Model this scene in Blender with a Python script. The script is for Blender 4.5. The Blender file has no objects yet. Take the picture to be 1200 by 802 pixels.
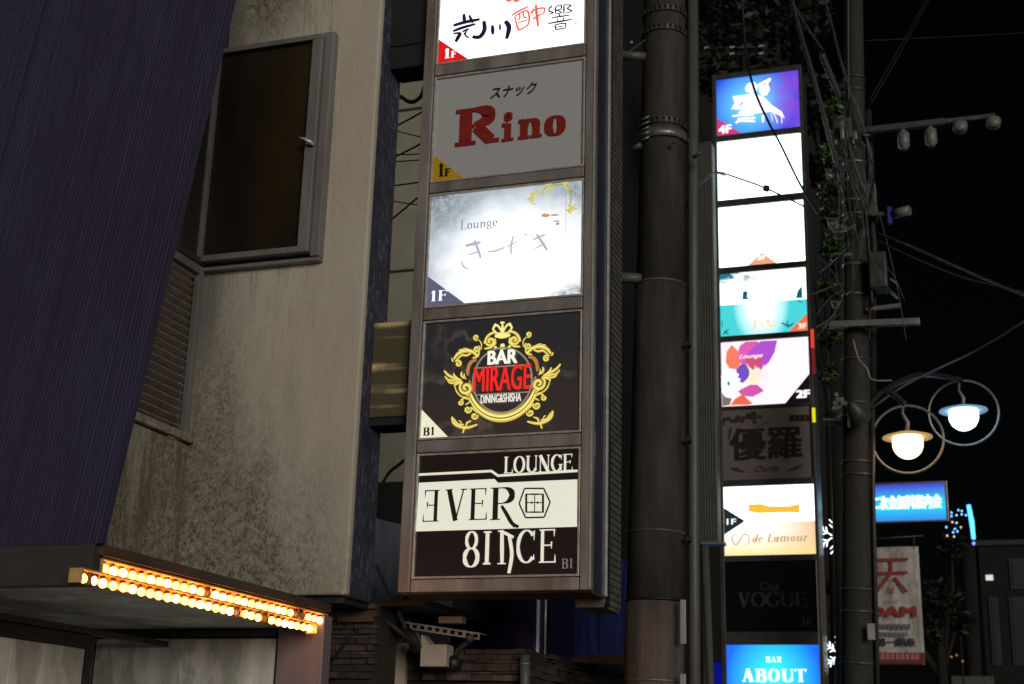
import bpy, bmesh, math, random
from math import radians as rad, sin, cos, pi
from mathutils import Vector, Matrix
random.seed(7)
SC = bpy.context.scene
COL = SC.collection

# ------------------------------------------------------------------ camera
YAW, PITCH, ROLL, FPX = rad(19.0541), rad(17.0008), rad(1.5889), 1638.1
FW = Vector((-sin(YAW)*cos(PITCH), cos(YAW)*cos(PITCH), sin(PITCH)))
r0 = Vector((cos(YAW), sin(YAW), 0)); u0 = r0.cross(FW)
RT = cos(ROLL)*r0 + sin(ROLL)*u0
UP = -sin(ROLL)*r0 + cos(ROLL)*u0
CAM = Vector((0, 0, 1.6))
cd = bpy.data.cameras.new('camera'); co = bpy.data.objects.new('camera', cd); COL.objects.link(co)
m = Matrix((RT, UP, -FW)).transposed().to_4x4(); m.translation = CAM
co.matrix_world = m
cd.sensor_width = 36; cd.lens = 36*FPX/1200; cd.clip_end = 3000; cd.clip_start = .05
cd.dof.use_dof = True; cd.dof.focus_distance = 7.6; cd.dof.aperture_fstop = 3.0
SC.camera = co

# ------------------------------------------------------------------ night light
SUN_EL, SUN_DIR = rad(8), Vector((-.60, .78, 0)).normalized()
w = bpy.data.worlds.new('World'); SC.world = w; w.use_nodes = True
nt = w.node_tree; sky = nt.nodes.new('ShaderNodeTexSky'); sky.sky_type = 'NISHITA'; sky.sun_disc = False
sky.sun_elevation = SUN_EL; sky.sun_rotation = math.atan2(-SUN_DIR.x, -SUN_DIR.y)
nt.links.new(sky.outputs[0], nt.nodes['Background'].inputs[0]); nt.nodes['Background'].inputs[1].default_value = .0004
sl = bpy.data.lights.new('sun', 'SUN'); sl.energy = 1.5; sl.angle = rad(30); sl.color = (1, .93, .84)
so = bpy.data.objects.new('sun', sl); COL.objects.link(so)
d = Vector((SUN_DIR.x*cos(SUN_EL), SUN_DIR.y*cos(SUN_EL), -sin(SUN_EL)))
so.rotation_euler = d.to_track_quat('-Z', 'Y').to_euler(); so.location = (6, -6, 9)
SC.view_settings.view_transform = 'Standard'; SC.view_settings.look = 'None'
SC.view_settings.exposure = 0; SC.view_settings.gamma = 1
SC.cycles.max_bounces = 6; SC.cycles.caustics_reflective = False; SC.cycles.caustics_refractive = False
SC.cycles.sample_clamp_indirect = 4
SC.cycles.use_denoising = True

# ------------------------------------------------------------------ measuring helpers (points on real planes of the place)
def ray(x, y): return FW + RT*((x-600)/FPX) + UP*((401-y)/FPX)
def onY(x, y, Y): d = ray(x, y); return CAM + d*(Y/d.y)
def onX(x, y, X): d = ray(x, y); return CAM + d*(X/d.x)
def onZ(x, y, Z): d = ray(x, y); return CAM + d*((Z-1.6)/d.z)

# ------------------------------------------------------------------ materials
def lin(v): v /= 255; return v/12.92 if v <= .04045 else ((v+.055)/1.055)**2.4
def srgb(r, g, b): return (lin(r), lin(g), lin(b))
def base_mat(name):
    m = bpy.data.materials.new(name); m.use_nodes = True
    return m, m.node_tree, m.node_tree.nodes['Principled BSDF']
def N(t, typ, **kw):
    n = t.nodes.new(typ)
    for k, v in kw.items():
        if k.startswith('i_'): n.inputs[k[2:]].default_value = v
        else: setattr(n, k, v)
    return n
def pos(t): return N(t, 'ShaderNodeNewGeometry').outputs['Position']
def mapped(t, scale, vec=None, loc=(0, 0, 0)):
    mp = N(t, 'ShaderNodeMapping'); mp.inputs['Scale'].default_value = scale; mp.inputs['Location'].default_value = loc
    t.links.new(vec or pos(t), mp.inputs[0]); return mp.outputs[0]
def noise(t, scale=(1, 1, 1), s=5, detail=4, rough=.6, loc=(0, 0, 0)):
    n = N(t, 'ShaderNodeTexNoise'); n.inputs['Scale'].default_value = s; n.inputs['Detail'].default_value = detail
    n.inputs['Roughness'].default_value = rough
    t.links.new(mapped(t, scale, loc=loc), n.inputs['Vector']); return n.outputs['Fac']
def ramp(t, fac, a, b, ca=(0, 0, 0), cb=(1, 1, 1)):
    r = N(t, 'ShaderNodeValToRGB'); e = r.color_ramp.elements
    e[0].position = a; e[1].position = b; e[0].color = (*ca, 1); e[1].color = (*cb, 1)
    t.links.new(fac, r.inputs[0]); return r.outputs[0]
def mul(t, a, b, op='MULTIPLY'):
    n = N(t, 'ShaderNodeMath', operation=op); n.use_clamp = True
    for i, x in enumerate((a, b)):
        if isinstance(x, (int, float)): n.inputs[i].default_value = x
        else: t.links.new(x, n.inputs[i])
    return n.outputs[0]
def mix(t, fac, a, b, blend='MIX'):
    n = N(t, 'ShaderNodeMix', data_type='RGBA', blend_type=blend)
    for i, x in ((0, fac), (6, a), (7, b)):
        if isinstance(x, (int, float)): n.inputs[i].default_value = x
        elif isinstance(x, tuple): n.inputs[i].default_value = (*x, 1)
        else: t.links.new(x, n.inputs[i])
    return n.outputs[2]
def bump(t, b, h, strength=.3, dist=.01):
    n = N(t, 'ShaderNodeBump'); n.inputs['Strength'].default_value = strength; n.inputs['Distance'].default_value = dist
    t.links.new(h, n.inputs['Height']); t.links.new(n.outputs[0], b.inputs['Normal'])
def sep(t, vec=None):
    s = N(t, 'ShaderNodeSeparateXYZ'); t.links.new(vec or pos(t), s.inputs[0]); return s.outputs
def rng(t, v, a, b):
    n = N(t, 'ShaderNodeMapRange'); n.inputs[1].default_value = a; n.inputs[2].default_value = b
    t.links.new(v, n.inputs[0]); return n.outputs[0]

def plain(name, col, rough=.6, metal=0, var=.25, sc=8, bmp=.1, stretch=(1, 1, 1), dirt=None, spec=.5):
    m, t, b = base_mat(name)
    n = noise(t, stretch, sc)
    c2 = dirt or tuple(x*(1-var) for x in col)
    cc = mix(t, ramp(t, n, .35, .7), c2, col)
    t.links.new(cc, b.inputs['Base Color']); b.inputs['Metallic'].default_value = metal
    b.inputs['Specular IOR Level'].default_value = spec
    n2 = noise(t, stretch, sc*6, loc=(3, 1, 2))
    rr = N(t, 'ShaderNodeMapRange'); rr.inputs[3].default_value = max(.03, rough-.12); rr.inputs[4].default_value = min(1, rough+.12)
    t.links.new(n2, rr.inputs[0]); t.links.new(rr.outputs[0], b.inputs['Roughness'])
    if bmp: bump(t, b, n2, bmp)
    return m
def emis(name, col, s, sample=True):
    m, t, b = base_mat(name)
    b.inputs['Base Color'].default_value = (*[x*.6 for x in col], 1)
    b.inputs['Roughness'].default_value = .3
    b.inputs['Emission Color'].default_value = (*col, 1); b.inputs['Emission Strength'].default_value = s
    if not sample: m.cycles.emission_sampling = 'NONE'
    return m
_em = {}
def ink(r, g, b, s=1.0):           # print on a backlit face: the film lets this colour through
    k = (r, g, b, s)
    if k not in _em: _em[k] = emis('backlit_ink', srgb(r, g, b), s, False)
    return _em[k]
_pk = {}
def paint(r, g, b):                # print on an unlit face (albedo)
    k = (r, g, b)
    if k not in _pk: _pk[k] = plain('printed_ink', srgb(r, g, b), .5, var=.1, bmp=0)
    return _pk[k]

# stucco with grime
def stucco():
    m, t, b = base_mat('cream_stucco')
    o = sep(t)
    base = mix(t, ramp(t, noise(t, (1, 1, .35), 3), .3, .75), (.52, .465, .375), (.63, .575, .475))
    sp = ramp(t, noise(t, (1, 1, .8), 75, 3, .8), .47, .58)            # speckle
    sp2 = ramp(t, noise(t, (1, 1, .9), 26, 6, .8, (4, 2, 1)), .40, .64)
    # mould bands: streak down the left third, wider toward the foot; patch above the window
    wob = noise(t, (1.6, 1.6, .35), 2.2, 4, .6, (2, 5, 3))
    u = N(t, 'ShaderNodeMath', operation='ADD'); t.links.new(o[0], u.inputs[0])
    w_ = N(t, 'ShaderNodeMath', operation='MULTIPLY'); t.links.new(wob, w_.inputs[0]); w_.inputs[1].default_value = .8
    t.links.new(w_.outputs[0], u.inputs[1])
    band = mul(t, rng(t, u.outputs[0], -4.06, -3.90), rng(t, u.outputs[0], -3.30, -3.72))
    low = rng(t, o[2], 4.55, 3.3)
    low2 = mul(t, rng(t, o[2], 3.35, 2.55), rng(t, u.outputs[0], -2.65, -3.25))
    high = mul(t, rng(t, o[2], 5.85, 6.15), mul(t, rng(t, o[0], -3.75, -4.05), 1.0))
    mk = mul(t, mul(t, mul(t, band, low), mul(t, low2, .9), 'ADD'), mul(t, high, 1.2), 'ADD')
    f1 = mul(t, mk, mul(t, sp, .55, 'ADD'))
    c = mix(t, mul(t, f1, mul(t, sp2, .35, 'ADD')), base, (.080, .070, .038))
    soft = mul(t, mk, ramp(t, noise(t, (1, 1, .5), 5, 3, .5, (8, 1, 1)), .3, .7))
    c = mix(t, mul(t, soft, .45), c, (.13, .115, .06))
    # grey washed strip below the window's left corner
    st = mul(t, mul(t, rng(t, o[0], -4.20, -4.27), rng(t, o[2], 3.7, 4.1)), rng(t, o[1], 6.8, 6.85))
    c = mix(t, mul(t, st, .65), c, (.13, .15, .14))
    # sparse pin specks all over
    pin = ramp(t, noise(t, (1, 1, 1), 90, 1, .5), .70, .76)
    c = mix(t, mul(t, pin, .35), c, (.12, .10, .07))
    # rusty runs on the return wall under the vent
    run = mul(t, ramp(t, noise(t, (0, 6, .5), 3, 4, .7), .48, .62), mul(t, rng(t, o[0], -4.30, -4.34), rng(t, o[2], 3.4, 3.3)))
    c = mix(t, mul(t, run, .6), c, (.11, .07, .04))
    drip = mul(t, ramp(t, noise(t, (1, 1, .10), 22, 4, .7, (1, 7, 2)), .50, .66), mul(t, rng(t, o[2], 3.9, 4.42), mul(t, rng(t, o[0], -3.5, -3.62), rng(t, o[1], 6.8, 6.85))))
    c = mix(t, mul(t, drip, .5), c, (.14, .12, .09))
    cl_ = ramp(t, noise(t, (1, 1, .7), 1.7, 5, .6, (6, 6, 6)), .35, .7)
    c = mix(t, mul(t, cl_, .10), c, (.30, .29, .25))
    t.links.new(c, b.inputs['Base Color']); b.inputs['Roughness'].default_value = .9
    hb = mul(t, noise(t, (1, 1, 1), 60, 4, .6), noise(t, (1, 1, 1), 14, 2, .5), 'ADD')
    bump(t, b, noise(t, (1, 1, .8), 34, 5, .75), .7, .010)
    return m
M = {}
M['stucco'] = stucco()
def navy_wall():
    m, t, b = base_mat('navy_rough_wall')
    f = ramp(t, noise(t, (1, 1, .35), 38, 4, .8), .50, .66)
    c = mix(t, f, (.040, .042, .070), (.26, .26, .32))  # pale flecks paint light-catching bumps into the render colour
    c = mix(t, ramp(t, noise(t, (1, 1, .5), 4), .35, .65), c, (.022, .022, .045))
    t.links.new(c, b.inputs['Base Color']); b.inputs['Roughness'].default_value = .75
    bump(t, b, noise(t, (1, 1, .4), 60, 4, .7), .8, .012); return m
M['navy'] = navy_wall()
def purple():
    m, t, b = base_mat('purple_cladding')
    n1 = noise(t, (1, 1, .035), 55, 5, .8); n2 = noise(t, (1, 1, .5), 3, 4)
    c = mix(t, ramp(t, n1, .40, .66), (.028, .023, .064), (.042, .034, .092))
    c = mix(t, ramp(t, noise(t, (1, 1, .5), 1.1, 5, .6, (2, 2, 2)), .42, .62), c, (.027, .018, .042))
    o = sep(t)
    t.links.new(c, b.inputs['Base Color']); b.inputs['Roughness'].default_value = .7
    bump(t, b, n1, .25, .01); return m
M['purple'] = purple()
def marble():
    m, t, b = base_mat('veined_marble')
    n1 = noise(t, (2.2, 2.2, .7), 3.0, 7, .62); n2 = noise(t, (9, 9, 1.2), 1.4, 5, .6, (3, 1, 4))
    c = mix(t, ramp(t, n1, .36, .62), (.50, .53, .50), (.80, .83, .79))
    c = mix(t, mul(t, ramp(t, n2, .5, .72), .4), c, (.40, .40, .35))
    v = N(t, 'ShaderNodeTexNoise'); v.inputs['Scale'].default_value = 2.2; v.inputs['Detail'].default_value = 8
    t.links.new(mapped(t, (1.8, 1.8, .7)), v.inputs[0])
    ve = ramp(t, mul(t, mul(t, v.outputs['Fac'], .5, 'SUBTRACT'), 1, 'MULTIPLY'), 0.0, .02, (1, 1, 1), (0, 0, 0))
    c = mix(t, mul(t, ve, .35), c, (.12, .13, .11))
    t.links.new(c, b.inputs['Base Color']); b.inputs['Roughness'].default_value = .35; return m
M['marble'] = marble()
M['alu'] = plain('old_aluminium', (.25, .24, .24), .5, .1, .35, 5, .05, (1, 1, .3))
M['alu_dark'] = plain('dark_window_frame', (.06, .055, .05), .5, .3)  # dark metal for window, vent and joints
M['pane'] = plain('brown_film_glass', (.036, .025, .011), .22, 0, .6, 1.3, 0, (1.4, 1, .35), (.014, .012, .008), .35)
M['black'] = plain('black_paint', (.012, .012, .013), .5)
M['slat'] = plain('grey_louvre', (.33, .28, .23), .6, .0, .4, 20)
M['ledge'] = plain('brown_ledge_board', (.11, .07, .04), .7, 0, .5, 12, .2, (1, .3, 1))
M['greyband'] = plain('grey_rendered_fascia', (.058, .055, .052), .75, 0, .35, 4, .2)
M['channel'] = plain('lamp_channel_enamel', (.85, .50, .20), .45, 0, .35, 30)
M['socket'] = plain('brown_bakelite', (.10, .05, .02), .5)
M['mauve'] = plain('mauve_pilaster_panel', (.24, .20, .20), .45, 0, .35, 6, .05, (1, 1, .15), (.16, .13, .16))
M['frame'] = plain('sign_frame_steel', (.37, .345, .33), .5, .15, .5, 7, .15, (1, 1, .25), (.20, .16, .14))
M['frame_lip'] = plain('sign_frame_bead', (.66, .61, .56), .35, .2, .4, 20, .1)
M['navy_metal'] = plain('navy_sign_side', (.045, .055, .095), .38, .1, .4, 10, .1)
M['edge'] = plain('bright_edge_trim', (.75, .73, .70), .35, .4, .3, 20)
M['mesh'] = plain('grey_ribbed_casing', (.16, .16, .14), .6, 0, .5, 12, .2)
M['dark'] = plain('very_dark_metal', (.02, .02, .022), .6)
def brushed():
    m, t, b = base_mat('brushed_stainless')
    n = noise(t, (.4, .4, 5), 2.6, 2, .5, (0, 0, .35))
    c = mix(t, ramp(t, n, .48, .66), (.10, .085, .045), (.80, .60, .32))  # gold bands paint the bulbs' reflection into the steel colour
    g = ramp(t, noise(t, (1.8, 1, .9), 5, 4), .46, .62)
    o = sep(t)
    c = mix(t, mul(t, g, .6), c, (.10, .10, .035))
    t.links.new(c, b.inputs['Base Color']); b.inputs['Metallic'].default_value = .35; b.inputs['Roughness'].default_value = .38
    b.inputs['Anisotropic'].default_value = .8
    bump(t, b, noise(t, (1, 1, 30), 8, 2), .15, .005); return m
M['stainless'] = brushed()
def concrete(name, c1, c2, rough=.85):
    m, t, b = base_mat(name)
    n = noise(t, (1, 1, .12), 9, 5, .7); n2 = noise(t, (1, 1, 1), 55, 3)
    c = mix(t, ramp(t, n, .35, .68), c2, c1); c = mix(t, mul(t, ramp(t, n2, .5, .75), .35), c, tuple(x*.45 for x in c2))
    c = mix(t, mul(t, ramp(t, noise(t, (1, 1, .5), 2.4, 4, .6, (9, 3, 1)), .55, .7), .55), c, tuple(x*.6 for x in c2))
    t.links.new(c, b.inputs['Base Color']); b.inputs['Roughness'].default_value = rough
    bump(t, b, n2, .4, .004); return m
M['conc'] = concrete('dimmed_concrete_pole', (.072, .066, .056), (.024, .022, .020))  # albedo cut far down to stand for the weak light on this pole
M['conc_low'] = concrete('brown_stained_pole_base', (.155, .120, .098), (.060, .044, .036))
M['conc2'] = concrete('grey_concrete_pole', (.046, .045, .040), (.022, .022, .020))
M['galv'] = plain('galvanised_steel', (.30, .30, .29), .45, .6, .4, 20)
M['galv_dark'] = plain('weathered_galvanised', (.11, .11, .105), .5, .4, .5, 20)
M['conduit'] = plain('grey_pvc_conduit', (.105, .11, .10), .5)
M['cable'] = plain('black_cable', (.014, .014, .015), .5, bmp=0)
M['cable_grey'] = plain('grey_cable', (.10, .10, .10), .5, bmp=0)
M['white_plastic'] = plain('off_white_plastic', (.50, .46, .40), .5)
M['porcelain'] = plain('dull_grey_porcelain', (.20, .20, .18), .4)  # porcelain in a dull grey tone
M['white_plate'] = plain('white_plate', (.42, .42, .42), .5)
M['beige'] = plain('beige_rendered_wall', (.34, .33, .25), .85, 0, .15, 3, .2)
M['beige2'] = plain('plain_beige_panel', (.62, .50, .40), .8, 0, .12, 3, .1)
def blue_metal():
    m, t, b = base_mat('glossy_blue_fascia')
    n = noise(t, (8, 8, .4), 5, 4, .6)
    c = mix(t, ramp(t, n, .35, .65), (.012, .018, .085), (.03, .04, .14))
    t.links.new(c, b.inputs['Base Color']); b.inputs['Metallic'].default_value = .3; b.inputs['Roughness'].default_value = .28
    b.inputs['Coat Weight'].default_value = .5; b.inputs['Coat Roughness'].default_value = .2
    bump(t, b, n, .08, .01); return m
M['blue'] = blue_metal()
M['silver_blue'] = plain('blue_tinted_steel', (.28, .34, .55), .35, .2, .5, 6, .1, (1, 1, .2), (.08, .11, .26))
M['bluedark'] = plain('dark_blue_enamel', (.012, .013, .055), .22, .2, .3, 5, 0)
M['stone'] = plain('brown_ledger_stone', (.11, .075, .055), .9, 0, .6, 12, .5)
M['stone2'] = plain('dark_ledger_stone', (.065, .047, .038), .9, 0, .6, 12, .5)
M['stone3'] = plain('pale_ledger_stone', (.17, .12, .09), .9, 0, .6, 12, .5)
M['mortar'] = plain('stone_backing', (.03, .025, .02), .95)
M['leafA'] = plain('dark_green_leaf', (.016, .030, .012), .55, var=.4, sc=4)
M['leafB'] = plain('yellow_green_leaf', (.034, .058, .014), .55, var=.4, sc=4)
M['leaf_lit'] = plain('sign_lit_leaf', (.075, .14, .030), .5, var=.5, sc=4)  # brighter leaf copy: glow of the far sign put into its colour
M['leaf_dark'] = plain('near_black_leaf', (.006, .010, .006), .6, var=.4, sc=4)  # darker leaf copy: night shade put into its colour
M['bark'] = plain('dark_bark', (.010, .009, .007), .9)
M['asphalt'] = plain('asphalt', (.05, .05, .052), .85, 0, .3, 30, .4)
M['paving'] = plain('concrete_paving', (.22, .21, .20), .85, 0, .3, 12, .2)
M['kerb'] = plain('kerb_stone', (.30, .29, .28), .85, 0, .3, 12, .2)
M['farwall'] = plain('dark_far_building', (.0045, .0045, .0055), .9, 0, .3, 2, .1)
M['sign2'] = plain('grey_sign_frame', (.10, .105, .10), .45, .4, .4, 10, .1)
M['sign2side'] = plain('sign_side_steel', (.25, .25, .24), .35, .6, .4, 10, .1)
M['lampmetal'] = plain('lamp_ring_enamel', (.30, .29, .27), .35, .3, .2, 20, 0)
M['banner'] = None
def banner_mat():
    m, t, b = base_mat('creased_banner_cloth')
    c = mix(t, ramp(t, noise(t, (1, 1, .6), 5, 4), .4, .66), (.46, .43, .40), (.33, .29, .26))
    o = sep(t)
    st = ramp(t, noise(t, (2, 2, 1.4), 4, 4, .7, (3, 3, 3)), .52, .66)
    c = mix(t, mul(t, st, .45), c, (.12, .07, .04))
    t.links.new(c, b.inputs['Base Color']); b.inputs['Roughness'].default_value = .7
    bump(t, b, noise(t, (3, 1, 1), 4, 2), .5, .04); return m
M['banner'] = banner_mat()

# ------------------------------------------------------------------ object helpers
ORG = {}
def thing(name, label, cat, loc, group=None, kind=None):
    o = bpy.data.objects.new(name, None); COL.objects.link(o); o.location = loc
    o.empty_display_size = .1
    o['label'] = label; o['category'] = cat
    if group: o['group'] = group
    ORG[o] = Vector(loc); return o
class MB:
    def __init__(s): s.v = []; s.f = []; s.sm = []
    def poly(s, pts):
        n = len(s.v); s.v += [tuple(p) for p in pts]; s.f.append(list(range(n, n+len(pts)))); s.sm.append(False); return s
    def box(s, x0, x1, y0, y1, z0, z1):
        n = len(s.v)
        s.v += [(x, y, z) for z in (z0, z1) for y in (y0, y1) for x in (x0, x1)]
        for f in ((0, 2, 3, 1), (4, 5, 7, 6), (0, 1, 5, 4), (2, 6, 7, 3), (0, 4, 6, 2), (1, 3, 7, 5)):
            s.f.append([n+i for i in f]); s.sm.append(False)
        return s
    def obox(s, c, ax, ay, az):       # oriented box: centre and three half-axes
        c, ax, ay, az = map(Vector, (c, ax, ay, az)); n = len(s.v)
        s.v += [tuple(c+ax*i+ay*j+az*k) for k in (-1, 1) for j in (-1, 1) for i in (-1, 1)]
        for f in ((0, 2, 3, 1), (4, 5, 7, 6), (0, 1, 5, 4), (2, 6, 7, 3), (0, 4, 6, 2), (1, 3, 7, 5)):
            s.f.append([n+i for i in f]); s.sm.append(False)
        return s
    def prism(s, pts, off):           # extrude polygon by vector
        off = Vector(off); n = len(s.v); k = len(pts)
        s.v += [tuple(p) for p in pts] + [tuple(Vector(p)+off) for p in pts]
        s.f.append([n+i for i in range(k)]); s.f.append([n+k+i for i in reversed(range(k))])
        for i in range(k): s.f.append([n+i, n+k+i, n+k+(i+1) % k, n+(i+1) % k])
        s.sm += [False]*(k+2); return s
    def tube(s, pts, r, seg=8, closed=False):
        pts = [Vector(p) for p in pts]; k = len(pts); n = len(s.v)
        rs = r if isinstance(r, (list, tuple)) else [r]*k
        prev = None
        for i, p in enumerate(pts):
            a = pts[(i-1) % k] if (i > 0 or closed) else p
            b = pts[(i+1) % k] if (i < k-1 or closed) else p
            tdir = (b-a).normalized()
            if prev is None:
                up = Vector((0, 0, 1)) if abs(tdir.z) < .9 else Vector((0, 1, 0))
                nx = tdir.cross(up).normalized()
            else: nx = (prev - tdir*prev.dot(tdir)).normalized()
            prev = nx; ny = tdir.cross(nx)
            for j in range(seg):
                a_ = 2*pi*j/seg; s.v.append(tuple(p + nx*cos(a_)*rs[i] + ny*sin(a_)*rs[i]))
        rng_ = k if closed else k-1
        for i in range(rng_):
            for j in range(seg):
                a = n+i*seg+j; b = n+i*seg+(j+1) % seg; i2 = (i+1) % k
                c = n+i2*seg+(j+1) % seg; d_ = n+i2*seg+j
                s.f.append([a, b, c, d_]); s.sm.append(True)
        if not closed:
            s.f.append([n+j for j in reversed(range(seg))]); s.f.append([n+(k-1)*seg+j for j in range(seg)]); s.sm += [False, False]
        return s
    def lathe(s, c, prof, seg=20, axis=Vector((0, 0, 1))):     # prof: (r, h) along axis
        axis = axis.normalized(); q = Vector((0, 0, 1)).rotation_difference(axis); n = len(s.v); c = Vector(c)
        for r, h in prof:
            for j in range(seg):
                a = 2*pi*j/seg; s.v.append(tuple(c + q @ Vector((r*cos(a), r*sin(a), h))))
        for i in range(len(prof)-1):
            for j in range(seg):
                s.f.append([n+i*seg+j, n+i*seg+(j+1) % seg, n+(i+1)*seg+(j+1) % seg, n+(i+1)*seg+j]); s.sm.append(True)
        return s
    def build(s, name, mat, parent=None, bevel=0, label=None, kind=None, cat=None, group=None):
        org = ORG.get(parent, Vector((0, 0, 0))) if parent else Vector((0, 0, 0))
        me = bpy.data.meshes.new(name)
        me.from_pydata([tuple(Vector(v)-org) for v in s.v], [], s.f); me.materials.append(M[mat] if isinstance(mat, str) else mat)
        for p, f in zip(me.polygons, s.sm): p.use_smooth = f
        me.update()
        o = bpy.data.objects.new(name, me); COL.objects.link(o)
        if parent: o.parent = parent; ORG[o] = org
        if bevel:
            b = o.modifiers.new('bevel', 'BEVEL'); b.width = bevel; b.segments = 2; b.limit_method = 'ANGLE'
        if label: o['label'] = label
        if kind: o['kind'] = kind
        if cat: o['category'] = cat
        if group: o['group'] = group
        return o
def box(name, mat, parent, x0, x1, y0, y1, z0, z1, bevel=0, **k):
    return MB().box(min(x0, x1), max(x0, x1), min(y0, y1), max(y0, y1), min(z0, z1), max(z0, z1)).build(name, mat, parent, bevel, **k)

# ---------- lettering: strokes with varying width on a plane Y = const, given as (X, Z) points
def ribbon(mb, pts, ws, Y, lift=0):
    P = [Vector((p[0], p[1])) for p in pts]; k = len(P)
    ws = ws if isinstance(ws, (list, tuple)) else [ws]*k
    L, Rr = [], []
    for i, p in enumerate(P):
        a = P[max(i-1, 0)]; b = P[min(i+1, k-1)]
        t_ = (b-a); t_ = t_.normalized() if t_.length > 1e-9 else Vector((1, 0))
        nn = Vector((-t_.y, t_.x))*ws[i]/2
        L.append(p+nn); Rr.append(p-nn)
    n = len(mb.v); lift = lift+.00006*(len(mb.f) % 37)
    for a, b in zip(L, Rr): mb.v += [(a.x, Y-lift, a.y), (b.x, Y-lift, b.y)]
    for i in range(k-1): mb.f.append([n+2*i, n+2*i+1, n+2*i+3, n+2*i+2]); mb.sm.append(False)
def smooth(pts, n=6):
    if len(pts) < 3: return pts
    out = []
    P = [pts[0]]+list(pts)+[pts[-1]]
    for i in range(1, len(P)-2):
        for j in range(n):
            t_ = j/n; p0, p1, p2, p3 = P[i-1:i+3]
            out.append(tuple(.5*((2*p1[c])+(-p0[c]+p2[c])*t_+(2*p0[c]-5*p1[c]+4*p2[c]-p3[c])*t_**2+(-p0[c]+3*p1[c]-3*p2[c]+p3[c])*t_**3) for c in range(len(pts[0]))))
    out.append(pts[-1]); return out
def px_strokes(mb, strokes, Y, ox=0, oy=0, sc=1, lift=.002, curve=True, taper=.55, wk=1.3):
    """strokes: (points in photo measure, width) measured off a zoom tile (offset ox,oy, scale sc)"""
    for pts, w_ in strokes:
        q = [onY(ox+x/sc, oy+y/sc, Y) for x, y in pts]
        a = onY(ox, oy, Y); b = onY(ox+10, oy, Y); mpp = abs(b.x-a.x)/10
        P = [(v.x, v.z) for v in q]
        if curve and len(P) > 2: P = smooth(P)
        elif len(P) == 2: P = [P[0], ((P[0][0]+P[1][0])/2, (P[0][1]+P[1][1])/2), P[1]]
        k = len(P); W = [w_*wk/sc*mpp*(taper+(1-taper)*sin(pi*min(1, max(0, .12+.8*i/(k-1))))) for i in range(k)]
        ribbon(mb, P, W, Y, lift)
    return mb
def px_poly(mb, pts, Y, ox=0, oy=0, sc=1, lift=.001):
    q = [onY(ox+x/sc, oy+y/sc, Y) for x, y in pts]
    mb.poly([(v.x, Y-lift, v.z) for v in q]); return mb

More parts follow.
